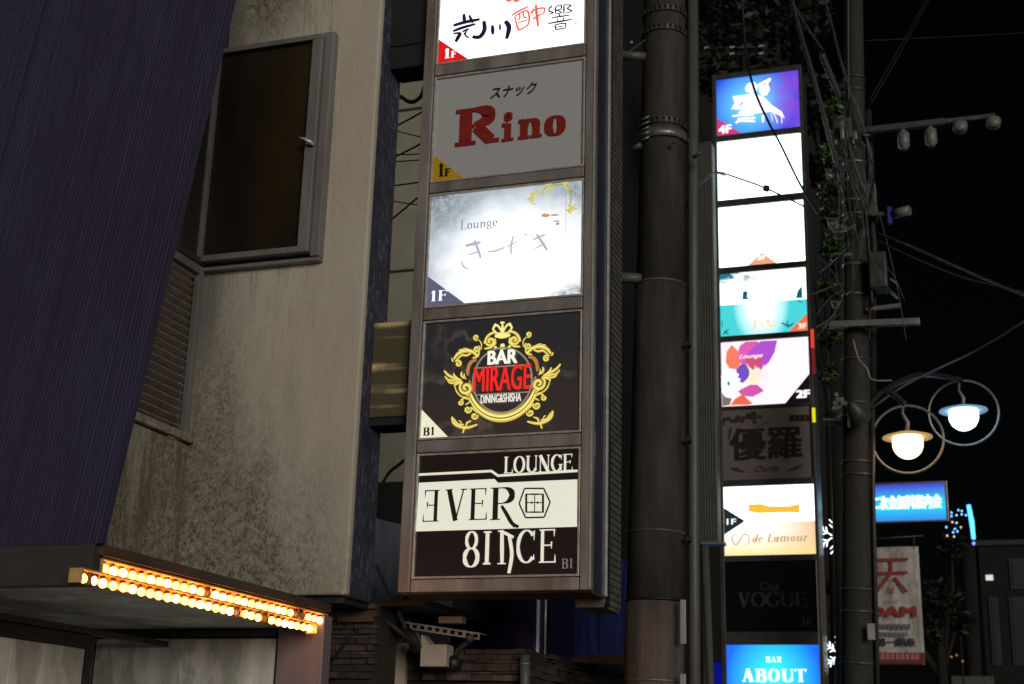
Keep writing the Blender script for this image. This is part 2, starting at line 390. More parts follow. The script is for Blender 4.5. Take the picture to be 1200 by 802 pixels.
def arc(cx, cy, rx, ry, a0, a1, T, t, n=14):
    pts, ws = [], []
    for i in range(n+1):
        a = rad(a0+(a1-a0)*i/n); pts.append((cx+rx*cos(a), cy+ry*sin(a))); ws.append(t+(T-t)*abs(cos(a))**1.6)
    return pts, ws
def glyph(c, T, t, sf):
    S = []
    def stem(x, y0, y1, w_=T, s0=1, s1=1):
        S.append(([(x, y0), (x, y1)], [w_, w_]))
        if s0: S.append(([(x-w_/2-sf, y0+t/2), (x+w_/2+sf, y0+t/2)], [t, t]))
        if s1: S.append(([(x-w_/2-sf, y1-t/2), (x+w_/2+sf, y1-t/2)], [t, t]))
    def bar(x0, x1, y, w_=t): S.append(([(x0, y), (x1, y)], [w_, w_]))
    def tick(x, y0, y1): S.append(([(x, y0), (x, y1)], [t*1.6, t*.5]))
    def ln(p, q, w0, w1=None): S.append(([p, q], [w0, w1 or w0]))
    e = T/2+sf; A = .5
    if c == 'I': stem(e, 0, 1); A = 2*e
    elif c == '1':
        stem(e, 0, 1, s1=0); ln((e-T/2-sf*.9, .80), (e, 1), t*.8, t*1.5); A = 2*e
    elif c in 'EF':
        stem(e, 0, 1); bar(e, .56, 1-t/2); bar(e, .46, .52); tick(.56, 1, .78); tick(.46, .62, .42)
        if c == 'E': bar(e, .60, t/2); tick(.60, 0, .24)
        A = .62
    elif c == 'L': stem(e, 0, 1); bar(e, .56, t/2); tick(.56, 0, .26); A = .58
    elif c == 'T': stem(.34, 0, 1, s1=0); bar(.02, .66, 1-t/2); tick(.02, 1, .76); tick(.66, 1, .76); A = .68
    elif c in 'OQ0': S.append(arc(.38, .5, .38-T/2, .5-t/2, 0, 360, T, t, 28)); A = .76
    elif c == 'C' or c == 'G':
        S.append(arc(.38, .5, .38-T/2, .5-t/2, 42, 318, T, t, 24)); tick(.66, .97, .68)
        if c == 'G': stem(.62, .06, .42, s0=0)
        else: tick(.66, .10, .26)
        A = .72
    elif c == 'U':
        stem(e, .32, 1, s0=0); stem(.66, .32, 1, t*1.2, s0=0)
        pts, ws = arc((e+.66)/2, .34, (.66-e)/2, .34-t/2, 180, 360, T, t); ws[-1] = t*1.2; ws[-2] = t*1.2; S.append((pts, ws)); A = .76
    elif c == 'N': stem(.14, 0, 1, t*1.2); stem(.66, 0, 1, t*1.2, s0=0); ln((.12, .99), (.66, .0), T); A = .78
    elif c == 'M':
        stem(.12, 0, 1, t*1.2); stem(.82, 0, 1); ln((.12, .99), (.46, .05), T); ln((.46, .05), (.80, .99), t*1.2); A = .96
    elif c == 'V':
        ln((.12, 1), (.36, .0), T); ln((.36, .0), (.60, 1), t*1.1); bar(.0, .24, 1-t/2); bar(.5, .72, 1-t/2); A = .70
    elif c == 'A':
        ln((.10, 0), (.34, 1), t*1.1); ln((.34, 1), (.60, 0), T); bar(.18, .5, .33); bar(.0, .22, t/2); bar(.46, .74, t/2); A = .74
    elif c in 'RPBD':
        stem(e, 0, 1)
        if c == 'D':
            bar(e, .34, t/2); bar(e, .34, 1-t/2); S.append(arc(.34, .5, .34-T/2, .5-t/2, -90, 90, T, t)); A = .72
        else:
            bar(e, .32, 1-t/2); bar(e, .32, .50); S.append(arc(.32, .75, .24, .25-t/2, -90, 90, T, t))
            if c == 'B': bar(e, .34, t/2); S.append(arc(.34, .25, .27, .25, -90, 90, T, t)); A = .68
            if c == 'R': ln((.36, .48), (.60, .07), T*.75, T*.75); bar(.52, .74, t/2); A = .70
    elif c == '2':
        S.append(arc(.28, .74, .22, .24, 190, -40, T, t)); ln((.44, .58), (.06, .06), T*.8, t); bar(.04, .54, t, T*.6); A = .56
    elif c == '4': stem(.40, 0, 1, s1=0); ln((.40, 1), (.02, .30), t); bar(.0, .56, .28); A = .58
    elif c == '3': S.append(arc(.24, .74, .20, .24, 170, -90, T, t)); S.append(arc(.24, .27, .23, .25, 90, -170, T, t)); A = .5
    elif c == '8': S.append(arc(.30, .74, .20, .23, 0, 360, T*.8, t, 20)); S.append(arc(.30, .27, .26, .25, 0, 360, T, t, 20)); A = .6
    elif c == 'i': stem(e, 0, .62, s1=0); ln((e-T/2-sf, .58), (e, .58), t*1.4); S.append(arc(e, .86, T*.3, T*.3, 0, 360, T*.6, T*.6, 10)); A = 2*e
    elif c == 'l': stem(e, 0, 1, s1=0); ln((e-T/2-sf, .97), (e, .97), t*1.2); A = 2*e
    elif c == 'n' or c == 'r' or c == 'm':
        stem(e, 0, .62, s1=0); ln((e-T/2-sf, .60), (e, .60), t*1.3)
        if c == 'r': S.append(arc(.30, .44, .12, .16, 150, 40, T, t*1.6)); A = .46
        else:
            pts, ws = arc(e+.18, .40, .18, .20, 175, 0, T, t); S.append((pts, ws)); stem(e+.36, 0, .42, s1=0); A = 2*e+.36
            if c == 'm': pts, ws = arc(e+.54, .40, .18, .20, 175, 0, T, t); S.append((pts, ws)); stem(e+.72, 0, .42, s1=0); A = 2*e+.72
    elif c == 'u': stem(e, .2, .62, s0=0); S.append(arc(e+.17, .2, .17, .19, 180, 340, T, t)); stem(e+.36, 0, .62, s1=0); A = 2*e+.36
    elif c == 'o': S.append(arc(.26, .31, .26-T/2, .31-t/2, 0, 360, T, t, 22)); A = .52
    elif c in 'abd':
        S.append(arc(.22, .30, .22-T/2, .30-t/2, 0, 360, T, t, 20)); A = .54
        if c == 'a': stem(.42, 0, .6, s1=0)
        if c == 'd': stem(.42, 0, 1, s1=0)
        if c == 'b': stem(.06, 0, 1, s0=0, s1=0)
    elif c == 'e': S.append(arc(.25, .31, .25-T/2, .31-t/2, 0, 320, T, t, 20)); bar(.04, .46, .33); A = .5
    elif c == 'g': S.append(arc(.24, .38, .18, .22, 0, 360, T*.8, t, 18)); S.append(arc(.25, -.06, .22, .15, 0, 360, T*.7, t, 18)); ln((.16, .18), (.10, .08), t, t); A = .5
    elif c == ' ': A = .3
    return A, S
def serif_text(mb, s, Y, x0, x1, zb, cap, T=.14, t=.04, sf=.06, gap=.09, lift=.002, mirror=(), slant=0):
    """lay string s between world x0..x1 with baseline zb and cap height cap"""
    gl = [glyph(c, T, t, sf) for c in s]; tot = sum(a for a, _ in gl)+gap*(len(s)-1)
    kx = (x1-x0)/tot; cur = 0
    for i, (A, S) in enumerate(gl):
        for pts, ws in S:
            P = [(x0+kx*(cur+((A-px) if i in mirror else px)+slant*py), zb+cap*py) for px, py in pts]
            out = []
            for j, w_ in enumerate(ws):   # stroke width scales with direction
                a = P[max(j-1, 0)]; b = P[min(j+1, len(P)-1)]
                dx, dz = abs(b[0]-a[0])/kx, abs(b[1]-a[1])/cap; L = math.hypot(dx, dz) or 1
                out.append(w_*(kx*dz/L+cap*dx/L))
            ribbon(mb, P, out, Y, lift)
        cur += A+gap
    return mb
def px_serif(mb, s, Y, xl, yl, xr, cap_px, **k):
    a = onY(xl, yl, Y); b = onY(xr, yl, Y); c = onY(xl, yl-cap_px, Y)
    return serif_text(mb, s, Y, a.x, b.x, a.z, c.z-a.z, **k)
DG = None
def font_text(name, s, mat, parent, Y, x0, x1, z0, z1, bold=0, shear=0, lift=.002, label=None):
    """sans / CJK print from Blender's own built-in font, fitted to a box on the plane Y"""
    c = bpy.data.curves.new('type', 'FONT'); c.body = s; c.offset = bold; c.shear = shear
    c.resolution_u = 3; c.offset = 0
    o = bpy.data.objects.new('type', c); COL.objects.link(o)
    dg = bpy.context.evaluated_depsgraph_get(); me = bpy.data.meshes.new_from_object(o.evaluated_get(dg))
    bpy.data.objects.remove(o); bpy.data.curves.remove(c)
    xs = [v.co.x for v in me.vertices]; ys = [v.co.y for v in me.vertices]
    ax, bx, ay, by = min(xs), max(xs), min(ys), max(ys); org = ORG.get(parent, Vector())
    for v in me.vertices:
        v.co = Vector((x0+(v.co.x-ax)/(bx-ax)*(x1-x0), Y-lift, z0+(v.co.y-ay)/(by-ay)*(z1-z0)))-org
    if bold:
        V = [tuple(v.co) for v in me.vertices]; F = [list(p.vertices) for p in me.polygons]; nv, nf = [], []
        w_ = (x1-x0)/max(1, bx-ax)*bold*1.3
        for q_, (sx, sz) in enumerate(((-1, -.5), (1, .5), (-1, .5), (1, -.5), (0, 0))):
            k_ = len(nv); nv += [(a_[0]+sx*w_, a_[1]-.00025*q_, a_[2]+sz*w_) for a_ in V]; nf += [[i+k_ for i in f] for f in F]
        me = bpy.data.meshes.new(name); me.from_pydata(nv, [], nf)
    me.name = name; me.materials.clear(); me.materials.append(mat)
    q = bpy.data.objects.new(name, me); COL.objects.link(q); q.parent = parent; ORG[q] = org
    if label: q['label'] = label
    return q
def px_font(name, s, mat, parent, Y, xl, yl, xr, h_px, **k):
    a = onY(xl, yl, Y); b = onY(xr, yl, Y); c = onY(xl, yl-h_px, Y)
    return font_text(name, s, mat, parent, Y, a.x, b.x, a.z, c.z, **k)

def illegible(name, mat, parent, Y, xl, yl, xr, h, n):
    """small print too blurred to read in the photograph: short crossing strokes"""
    A = MB(); w_ = (xr-xl)/n
    for i in range(n):
        x = xl+i*w_+w_*.1
        for j in range(3):
            y = yl-h*(.1+.38*j); A_ = [(x, y), (x+w_*.75, y-.2)]; px_strokes(A, [(A_, h*.16)], Y, lift=.003, taper=1, wk=1)
        for j in (0, 1): xx = x+w_*(.2+.38*j)+random.uniform(-.3, .3); px_strokes(A, [([(xx, yl-h*.95), (xx+random.uniform(-.6, .6), yl)], h*.16)], Y, lift=.003, taper=1, wk=1)
    return A.build(name, mat, parent, label='row of small illegible characters')
# ================================================================== SETTING
def plane(name, mat, x0, x1, y0, y1, z):
    return MB().poly([(x0, y0, z), (x1, y0, z), (x1, y1, z), (x0, y1, z)]).build(name, mat, kind='structure')
plane('ground', 'asphalt', -600, 600, -600, 900, -.12)
plane('road', 'asphalt', -1.0, 7.5, -60, 200, -.112)
box('pavement', 'paving', None, -9, -1.2, -30, 120, -.12, 0, kind='structure')
box('kerb', 'kerb', None, -1.2, -1.05, -30, 120, -.12, .004, kind='structure')
ln_ = MB(); ln_.poly([(-.75, -30, -.106), (-.62, -30, -.106), (-.62, 120, -.106), (-.75, 120, -.106)])
ln_.build('road_edge_line', plain('road_paint', (.7, .7, .68), .7), kind='structure')

# ================================================================== CREAM CORNER BUILDING
WY, WXR, WXL = 6.9, -3.29, -4.345
bld = thing('corner_building', 'cream rendered building with mould-stained wall, brown window and louvred vent', 'building', (-4, 7, 0))
box('front_wall', 'stucco', bld, WXL-.2, WXR, WY, 7.2, 2.476, 9.5, .012)
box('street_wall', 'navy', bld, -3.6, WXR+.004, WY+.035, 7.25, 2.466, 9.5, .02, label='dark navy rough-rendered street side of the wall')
ret = MB().box(WXL-.25, WXL, 3.0, WY-.001, 2.40, 3.345).box(WXL-.25, WXL, 3.0, WY-.001, 4.38, 4.43)
ret.build('return_wall', 'stucco', bld)
box('upper_return_wall', 'stucco', bld, WXL-.25, WXL, 3.0, WY-.001, 6.05, 9.5)
box('vent_sill', 'stucco', bld, WXL, WXL+.035, 5.2, WY-.002, 3.352, 3.40, .006)
# soffit under overhang and lower mass
box('overhang_soffit', 'dark', bld, -4.9, WXR-.02, WY+.02, 7.24, 2.435, 2.462)
box('lower_core', 'farwall', bld, -7.6, -4.93, 5.0, 8.9, 0, 9.4)
# louvred vent
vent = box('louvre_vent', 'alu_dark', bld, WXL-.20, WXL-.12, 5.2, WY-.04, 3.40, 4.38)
vf = MB().box(WXL-.03, WXL+.012, WY-.075, WY-.03, 3.40, 4.38).box(WXL-.03, WXL+.012, 5.2, WY-.03, 4.375, 4.425)
vf.build('vent_frame', 'alu', vent, .004)
sl0 = None
for k in range(20):
    z = 3.425+k*.0485
    if sl0 is None:
        mb = MB(); c = Vector((WXL-.045, 6.03, z))
        mb.obox(c, (.026, 0, .017), (0, .79, 0), (-.002, 0, .0035)); sl0 = mb.build('slat', 'slat', vent)
    else:
        s_ = sl0.copy(); COL.objects.link(s_); s_.parent = vent; s_.location = (0, 0, k*.0485)
# window on the front wall
def winrect(px): return onY(px[0], px[1], 6.83)
wx0, wx1, wz0, wz1 = -4.385, -3.565, 4.445, 5.86
win = MB().box(wx0, wx1-.055, 6.80, 6.86, wz1-.03, wz1).box(wx0, wx0+.05, 6.80, 6.86, wz0, wz1-.03)
win.box(wx1-.125, wx1-.058, 6.80, 6.86, wz0, wz1-.03).box(wx0+.05, wx1-.125, 6.80, 6.86, wz0, wz0+.038)
win = win.build('window', 'alu', bld, .004, label='tall brown-glazed window in a grey aluminium frame')
wf = MB().box(wx1-.054, wx1, 6.83, 6.91, wz0-.02, wz1+.01).box(wx0, wx1, 6.84, 6.90, wz1+.002, wz1+.03)
wf.box(wx0-.02, wx1, 6.845, 6.91, wz0-.045, wz0-.022)
wf.build('frame', 'alu', win, .004)
box('pane', 'pane', win, wx0+.045, wx1-.12, 6.835, 6.842, wz0+.03, wz1-.025)
hz = onY(366, 166, 6.8)
hd = MB().tube([(hz.x+.015, 6.80, hz.z-.03), (hz.x+.005, 6.765, hz.z-.02), (hz.x-.03, 6.755, hz.z), (hz.x-.065, 6.75, hz.z+.012)], [.010, .012, .009, .004], 8)
hd.build('handle', 'edge', win)
# street-side return window (above the vent)
rw = MB().box(WXL-.03, WXL+.02, 6.84, 6.88, 4.43, 6.05).box(WXL-.03, WXL+.02, 5.2, 6.84, 4.43, 4.47).box(WXL-.03, WXL+.01, 6.56, 6.60, 4.47, 6.05)
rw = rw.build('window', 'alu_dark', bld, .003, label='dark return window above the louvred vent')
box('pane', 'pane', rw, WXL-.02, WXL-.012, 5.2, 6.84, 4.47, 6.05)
# entrance recess: marble walls
RX, RY = -4.868, 6.95
for k, (a, b) in enumerate(((-4.86, -4.285), (-4.28, -3.69))):
    box('marble_panel', 'marble', bld, a, b, RY, RY+.03, 0, 2.25, .003)
for k, (a, b) in enumerate(((5.0, 5.62), (5.625, 6.20))):
    box('marble_panel', 'marble', bld, -4.44, -4.40, a, b, 0, 2.13, .003)
box('pilaster', 'mauve', bld, -3.683, -3.41, RY-.04, RY+.06, 0, 2.37, .006, label='mauve-grey laminate pilaster beside the entrance')
box('pilaster_joint', 'black', bld, -3.70, -3.684, RY-.02, RY+.02, 0, 2.25)
dfm = MB().box(-4.44, -4.395, 6.205, 6.27, 0, 2.20).box(-4.44, -4.39, 4.7, 6.20, 2.135, 2.20)
dfm.build('door_frame', 'black', bld, .003)
box('recess_side_wall', 'marble', bld, -4.9, -4.87, 6.0, 6.95, 0, 2.25)
sf = MB().box(-4.9, -3.475, 4.87, 6.94, 2.305, 2.33).build('entrance_soffit', 'marble', bld)
MB().box(-4.44, -4.385, 4.7, 6.945, 2.205, 2.235).box(-4.385, -3.70, 6.915, 6.945, 2.262, 2.285).build('cornice', 'alu_dark', bld)

# ================================================================== PURPLE CLAD CANOPY
can = thing('entrance_canopy', 'purple clad canopy front leaning over the marble entrance', 'canopy', (-4.5, 4.8, 0))
# corrugated purple sheet: ribs lean with the right-hand edge
PY = 4.8
br, tr = onY(118, 637, PY), onY(272, 0, PY); bl = onY(-700, 632, PY)
mb = MB(); nrib = 230; X0, X1 = bl.x, br.x
lean = (tr.x-br.x)/(tr.z-br.z); ZT = 6.6
k = 0
def px_(x, z): return x+lean*(z-br.z)
rows = []
for i in range(nrib*2+1):
    x = X0+(X1-X0)*i/(nrib*2); dy = random.uniform(.0012, .0030) if i % 2 else random.uniform(0, .001)
    rows.append((x, dy))
for i in range(len(rows)-1):
    (xa, da), (xb, db) = rows[i], rows[i+1]
    za = br.z
    mb.poly([(xa, PY-da, za), (xb, PY-db, za), (px_(xb, ZT), PY-db, ZT), (px_(xa, ZT), PY-da, ZT)])
mb.build('purple_cladding', 'purple', can)
for q_ in (-4.95, -4.42, -3.90):
    MB().prism([(q_, PY-.0095, br.z), (q_+.006, PY-.0095, br.z), (px_(q_+.006, ZT), PY-.0095, ZT), (px_(q_, ZT), PY-.0095, ZT)], (0, .008, 0)).build('seam_cover', 'purple', can)
MB().prism([(X1, PY-.012, br.z), (X1+.014, PY-.012, br.z), (px_(X1, ZT)+.014, PY-.012, ZT), (px_(X1, ZT), PY-.012, ZT)], (0, .022, 0)).build('edge_trim', 'purple', can)
MB().prism([(X0, PY+.003, br.z), (X1, PY+.003, br.z), (px_(X1, ZT), PY+.003, ZT), (px_(X0, ZT), PY+.003, ZT)], (0, .012, 0)).build('backing', 'black', can)
box('fascia', 'greyband', can, -5.2, -3.42, 4.80, 4.86, 2.262, 2.428, .004, label='dark grey fascia band below the purple cladding')
box('canopy_deck', 'greyband', can, -5.2, -3.48, 4.865, 6.88, 2.335, 2.40)
box('ledge', 'ledge', can, -3.46, -3.395, 4.83, 6.955, 2.385, 2.432, .004)
# ================================================================== BULB STRIP
st = thing('bulb_light_strip', 'two rows of glowing orange bulbs along the edge of the entrance canopy', 'light', (-3.4, 5.8, 0))
XS = -3.40
rowsd = ((2.322, 4.87, 6.95, XS-.012, 'upper'), (2.262, 4.72, 6.80, XS+.002, 'lower'))
bulb_mats = [emis('bulb_glow', (1, .37, .07), 17), emis('bulb_glow', (1, .42, .10), 21), emis('bulb_glow', (1, .35, .06), 11)]; bulb_mat = bulb_mats[0]
bulb_off = plain('unlit_bulb', (.35, .22, .10), .15)
b0 = s0 = None
for z0, ya, yb, x, nm in rowsd:
    ch = MB().box(x-.062, x-.054, ya, yb, z0+(.0 if nm == 'upper' else .012), z0+.056).box(x-.062, x-.0, ya, yb, z0+.050, z0+.057)
    ch.box(x-.062, x, ya-.006, ya, z0, z0+.057).box(x-.062, x, yb, yb+.004, z0, z0+.057)
    ch.build('channel', 'channel', st, label=nm+' bulb channel')
    n = 29; step = (yb-ya-.08)/n
    for i in range(n+1):
        y = ya+.04+i*step+random.uniform(-.004, .004); z = z0+.022+random.uniform(-.002, .002)
        off = (nm == 'upper' and i in (12, 25, 26)) or (nm == 'lower' and i in (18, 22))
        if b0 is None:
            mb = MB(); mb.lathe((0, 0, 0), [(0.0005, -.020), (.008, -.018), (.0145, -.010), (.0165, -.001), (.014, .008), (.009, .014), (.008, .018)], 12, Vector((-.25, 0, 1)))
            b0 = mb.build('bulb', bulb_mat, None); b0.parent = st
            mb = MB(); mb.lathe((0, 0, 0), [(.0100, .0145), (.0115, .016), (.0115, .029), (.0, .029)], 8, Vector((-.25, 0, 1)))
            s0 = mb.build('socket', 'socket', None); s0.parent = b0; bb, ss = b0, s0
            variants = [b0.data]
            for mt_ in bulb_mats[1:]: d_ = b0.data.copy(); d_.materials[0] = mt_; variants.append(d_)
        else:
            bb = b0.copy(); COL.objects.link(bb); bb.parent = st
            ss = s0.copy(); COL.objects.link(ss); ss.parent = bb
        bb.location = Vector((x-.026, y, z))-ORG[st]
        bb.rotation_euler = (random.uniform(-.2, .2), random.uniform(-.15, .15), random.uniform(-.2, .2))
        if not off and i % 4 in (1, 2) or random.random() < .15:
            bb.data = variants[1 + (i*7 % 3 == 0)]
        if off:
            bb.data = bb.data.copy(); bb.data.materials[0] = bulb_off; bb['label'] = 'unlit bulb in the '+nm+' row'

# ================================================================== SIGN PYLON 1
S1 = 7.0; FL, FR = -3.023, -1.950; PL, PR = -2.939, -2.024
p1 = thing('sign_pylon', 'near vertical stack sign with five tenant boxes in a worn steel frame', 'sign', (-2.5, 7.1, 0))
box('casing', 'navy_metal', p1, FL+.004, FR-.012, S1+.03, 7.335, 2.50, 6.7, .004, label='navy sheet metal casing')
box('base_tray', 'ledge', p1, FL+.004, FR-.012, S1+.03, 7.33, 2.488, 2.499)
for a, b in ((FL, PL-.017), (PR+.017, FR)):
    box('frame_post', 'frame', p1, a, b, S1-.02, S1+.05, 2.494, 6.7, .005)
box('pale_corner_strip', 'edge', p1, FR-.006, FR+.004, S1-.026, S1-.010, 2.50, 6.7)
box('rear_trim', 'edge', p1, FR-.010, FR+.002, 7.31, 7.325, 2.50, 6.7)
zs = [(6.32, 5.656), (5.552, 4.885), (4.791, 4.111), (4.010, 3.342), (3.241, 2.578)]
rails = [2.494] + [v for p in reversed(zs) for v in (p[1], p[0])] + [6.7]
for i in range(0, len(rails), 2):
    a, b = rails[i], rails[i+1]
    if i == 0: a, b = 2.494, 2.561
    else: a, b = a+.017, b-.017
    if i == len(rails)-2: b = 6.7
    box('frame_rail', 'frame', p1, PL-.012, PR+.012, S1-.018, S1+.04, a, b, .005)
for zt, zb in zs:
    bd = MB().box(PL-.012, PL, S1-.012, S1+.02, zb-.012, zt+.012).box(PR, PR+.012, S1-.012, S1+.02, zb-.012, zt+.012)
    bd.box(PL, PR, S1-.012, S1+.02, zt, zt+.012).box(PL, PR, S1-.012, S1+.02, zb-.012, zb)
    bd.build('frame_bead', 'frame_lip', p1, .002)
def panel(parent, Y, xa, xb, zt, zb, mat, label):
    return box('sign_face', mat, parent, xa, xb, Y+.004, Y+.02, zb, zt, label=label)
# --- faces
def backlit(name, fn, sample=True):
    m, t, b = base_mat(name); b.inputs['Roughness'].default_value = .3
    b.inputs['Base Color'].default_value = (.05, .05, .05, 1)
    col, s = fn(t); t.links.new(col, b.inputs['Emission Color']); b.inputs['Emission Strength'].default_value = s
    if not sample: m.cycles.emission_sampling = 'NONE'
    return m
zt, zb = zs[0]
f1 = panel(p1, S1, PL, PR, zt, zb, emis('white_lit_face', (.93, .97, 1), 1.6), 'brightly lit white face with brush lettering and a red corner')
zt, zb = zs[1]
f2 = panel(p1, S1, PL, PR, zt, zb, plain('unlit_acrylic', (.55, .55, .55), .25, 0, .05, 2, 0, (6, 1, .2)), 'unlit pale grey face with a red slab-serif name')
zt, zb = zs[2]
def kz(t):
    o = sep(t)
    dx = N(t, 'ShaderNodeMath', operation='SUBTRACT'); t.links.new(o[0], dx.inputs[0]); dx.inputs[1].default_value = -2.40
    dz = N(t, 'ShaderNodeMath', operation='SUBTRACT'); t.links.new(o[2], dz.inputs[0]); dz.inputs[1].default_value = 4.33
    q = N(t, 'ShaderNodeCombineXYZ'); t.links.new(dx.outputs[0], q.inputs[0]); t.links.new(dz.outputs[0], q.inputs[1])
    ml = N(t, 'ShaderNodeVectorMath', operation='MULTIPLY'); t.links.new(q.outputs[0], ml.inputs[0]); ml.inputs[1].default_value = (1, 1.25, 1)
    L = N(t, 'ShaderNodeVectorMath', operation='LENGTH'); t.links.new(ml.outputs[0], L.inputs[0])
    n = noise(t, (1, 1, 1), 6, 5, .6)
    a = N(t, 'ShaderNodeMath', operation='ADD'); t.links.new(L.outputs['Value'], a.inputs[0])
    s_ = N(t, 'ShaderNodeMath', operation='MULTIPLY'); t.links.new(n, s_.inputs[0]); s_.inputs[1].default_value = .26; t.links.new(s_.outputs[0], a.inputs[1])
    c = mix(t, rng(t, a.outputs[0], .42, .72), (1.25, 1.3, 1.35), (.42, .48, .54))
    cl = mul(t, rng(t, o[0], -2.62, -2.90), rng(t, o[2], 4.50, 4.78))
    c = mix(t, mul(t, cl, ramp(t, noise(t, (1, 1, 1), 22, 5, .8), .38, .62)), c, (.10, .11, .12))
    tr_ = mul(t, rng(t, o[0], -2.22, -2.06), rng(t, o[2], 4.58, 4.76))
    c = mix(t, mul(t, tr_, ramp(t, noise(t, (1, 1, 1), 16, 5, .8), .42, .66)), c, (.20, .22, .20))
    bt = mul(t, mul(t, rng(t, o[0], -2.26, -2.12), rng(t, o[2], 4.19, 4.12)), ramp(t, noise(t, (1, 1, 2), 14, 4, .8), .35, .6))
    c = mix(t, bt, c, (.14, .15, .15))
    return c, 1.0
f3 = panel(p1, S1, PL, PR, zt, zb, backlit('lit_face_grey_wash', kz), 'bright white face with a grey watercolour border')
zt, zb = zs[3]
def mg(t):
    o = sep(t); n = noise(t, (1, 1, .8), 3.2, 5, .6)
    wv = N(t, 'ShaderNodeTexWave', wave_type='RINGS'); wv.inputs['Scale'].default_value = 2; wv.inputs['Distortion'].default_value = 14; wv.inputs['Detail'].default_value = 3
    wv.inputs['Detail Scale'].default_value = 1.6; t.links.new(mapped(t, (1, 1, .8), loc=(2.1, 0, -3.8)), wv.inputs[0])
    f = mul(t, ramp(t, wv.outputs['Fac'], .80, 1.0), ramp(t, n, .50, .66))
    c = mix(t, rng(t, o[2], 3.8, 3.3), (.006, .006, .008), (.020, .010, .008))
    return mix(t, mul(t, f, .28), c, (.16, .13, .10)), 1.0
f4 = panel(p1, S1, PL, PR, zt, zb, backlit('lit_black_smoke_face', mg, False), 'black face with a gold baroque wreath and red title')
zt, zb = zs[4]
f5 = panel(p1, S1, PL, PR, zt, zb, emis('black_brown_face', srgb(28, 21, 20), .8, False), 'black face with a pale band and serif lettering')

# --- 荒川 酔 響
A = MB(); T6 = dict(ox=500, oy=0, sc=6)
px_strokes(A, [([(188, 182), (270, 158), (375, 138)], 15), ([(262, 100), (268, 165)], 15), ([(300, 108), (325, 165)], 11),
    ([(186, 222), (260, 195), (345, 172)], 13), ([(188, 240), (240, 232)], 9), ([(240, 232), (225, 262), (205, 298)], 17), ([(250, 225), (300, 205)], 10),
    ([(285, 208), (275, 235), (268, 252)], 7), ([(262, 232), (280, 258), (302, 268)], 7),
    ([(403, 150), (408, 212), (375, 262), (322, 262)], 18), ([(463, 180), (467, 245)], 15), ([(515, 172), (518, 216)], 9), ([(553, 150), (580, 195), (563, 276)], 19)], S1, wk=1.75, **T6)
px_strokes(A, [([(858, 62), (885, 50)], 6), ([(880, 40), (860, 78), (892, 92), (856, 106)], 6), ([(907, 50), (907, 98)], 7), ([(907, 50), (945, 38), (945, 66), (910, 74)], 6),
    ([(910, 74), (950, 92), (910, 100)], 5), ([(966, 35), (966, 102)], 7), ([(968, 36), (1016, 40), (990, 62), (1022, 80), (974, 96)], 6), ([(930, 102), (940, 118)], 6),
    ([(880, 128), (1005, 110)], 7), ([(918, 132), (925, 150)], 5), ([(968, 122), (958, 144)], 5), ([(855, 168), (1022, 138)], 8), ([(902, 178), (910, 212)], 7), ([(902, 178), (975, 166), (975, 202)], 6),
    ([(912, 195), (972, 184)], 5), ([(908, 212), (978, 200)], 6)], S1, wk=1.7, **T6)
A.build('lettering', ink(32, 22, 50, .9), f1, label='navy brush characters')
A = MB()
px_strokes(A, [([(600, 112), (640, 85), (715, 48)], 9), ([(620, 118), (640, 195), (655, 212), (700, 190)], 8), ([(620, 118), (700, 78), (722, 120), (712, 180), (655, 212)], 8), ([(652, 92), (656, 128), (640, 150)], 7),
    ([(680, 80), (684, 120), (708, 128)], 7), ([(640, 165), (712, 140)], 7), ([(728, 92), (780, 65), (830, 62), (818, 108)], 8), ([(768, 35), (776, 110), (785, 190)], 11), ([(745, 140), (812, 100)], 9), ([(750, 60), (745, 85), (732, 100)], 7),
    ([(555, -10), (575, 8), (600, 2)], 10), ([(610, -12), (628, 12), (662, -4)], 10), ([(570, -20), (640, -28)], 9)], S1, wk=1.7, **T6)
A.build('lettering', ink(238, 92, 80, 1.0), f1, label='red brush character')
A = MB(); px_strokes(A, [([(1028, 148), (1078, 142)], 3), ([(1028, 194), (1078, 190)], 3), ([(1034, 148), (1032, 194)], 4), ([(1048, 150), (1046, 190)], 5), ([(1060, 148), (1060, 190)], 5), ([(1074, 144), (1074, 190)], 4), ([(1034, 168), (1076, 164)], 4)], S1, **T6)
A.build('seal_mark', ink(225, 170, 170, 1.0), f1)
A = MB(); z_ = zs[0][1]
A.poly([(PL, S1-.0, z_), (PL+.20, S1-.0, z_), (PL, S1-.0, z_+.165)]); A.build('floor_corner', ink(205, 25, 30, .9), f1, label='red corner triangle')
A = MB(); px_serif(A, '1', S1, 521.5, 69, 526.5, 11, T=.24, t=.08, lift=.003); px_serif(A, 'F', S1, 528.5, 68, 535, 7.5, T=.22, t=.08, lift=.003)
A.build('lettering', ink(255, 245, 245, 1.2), f1)
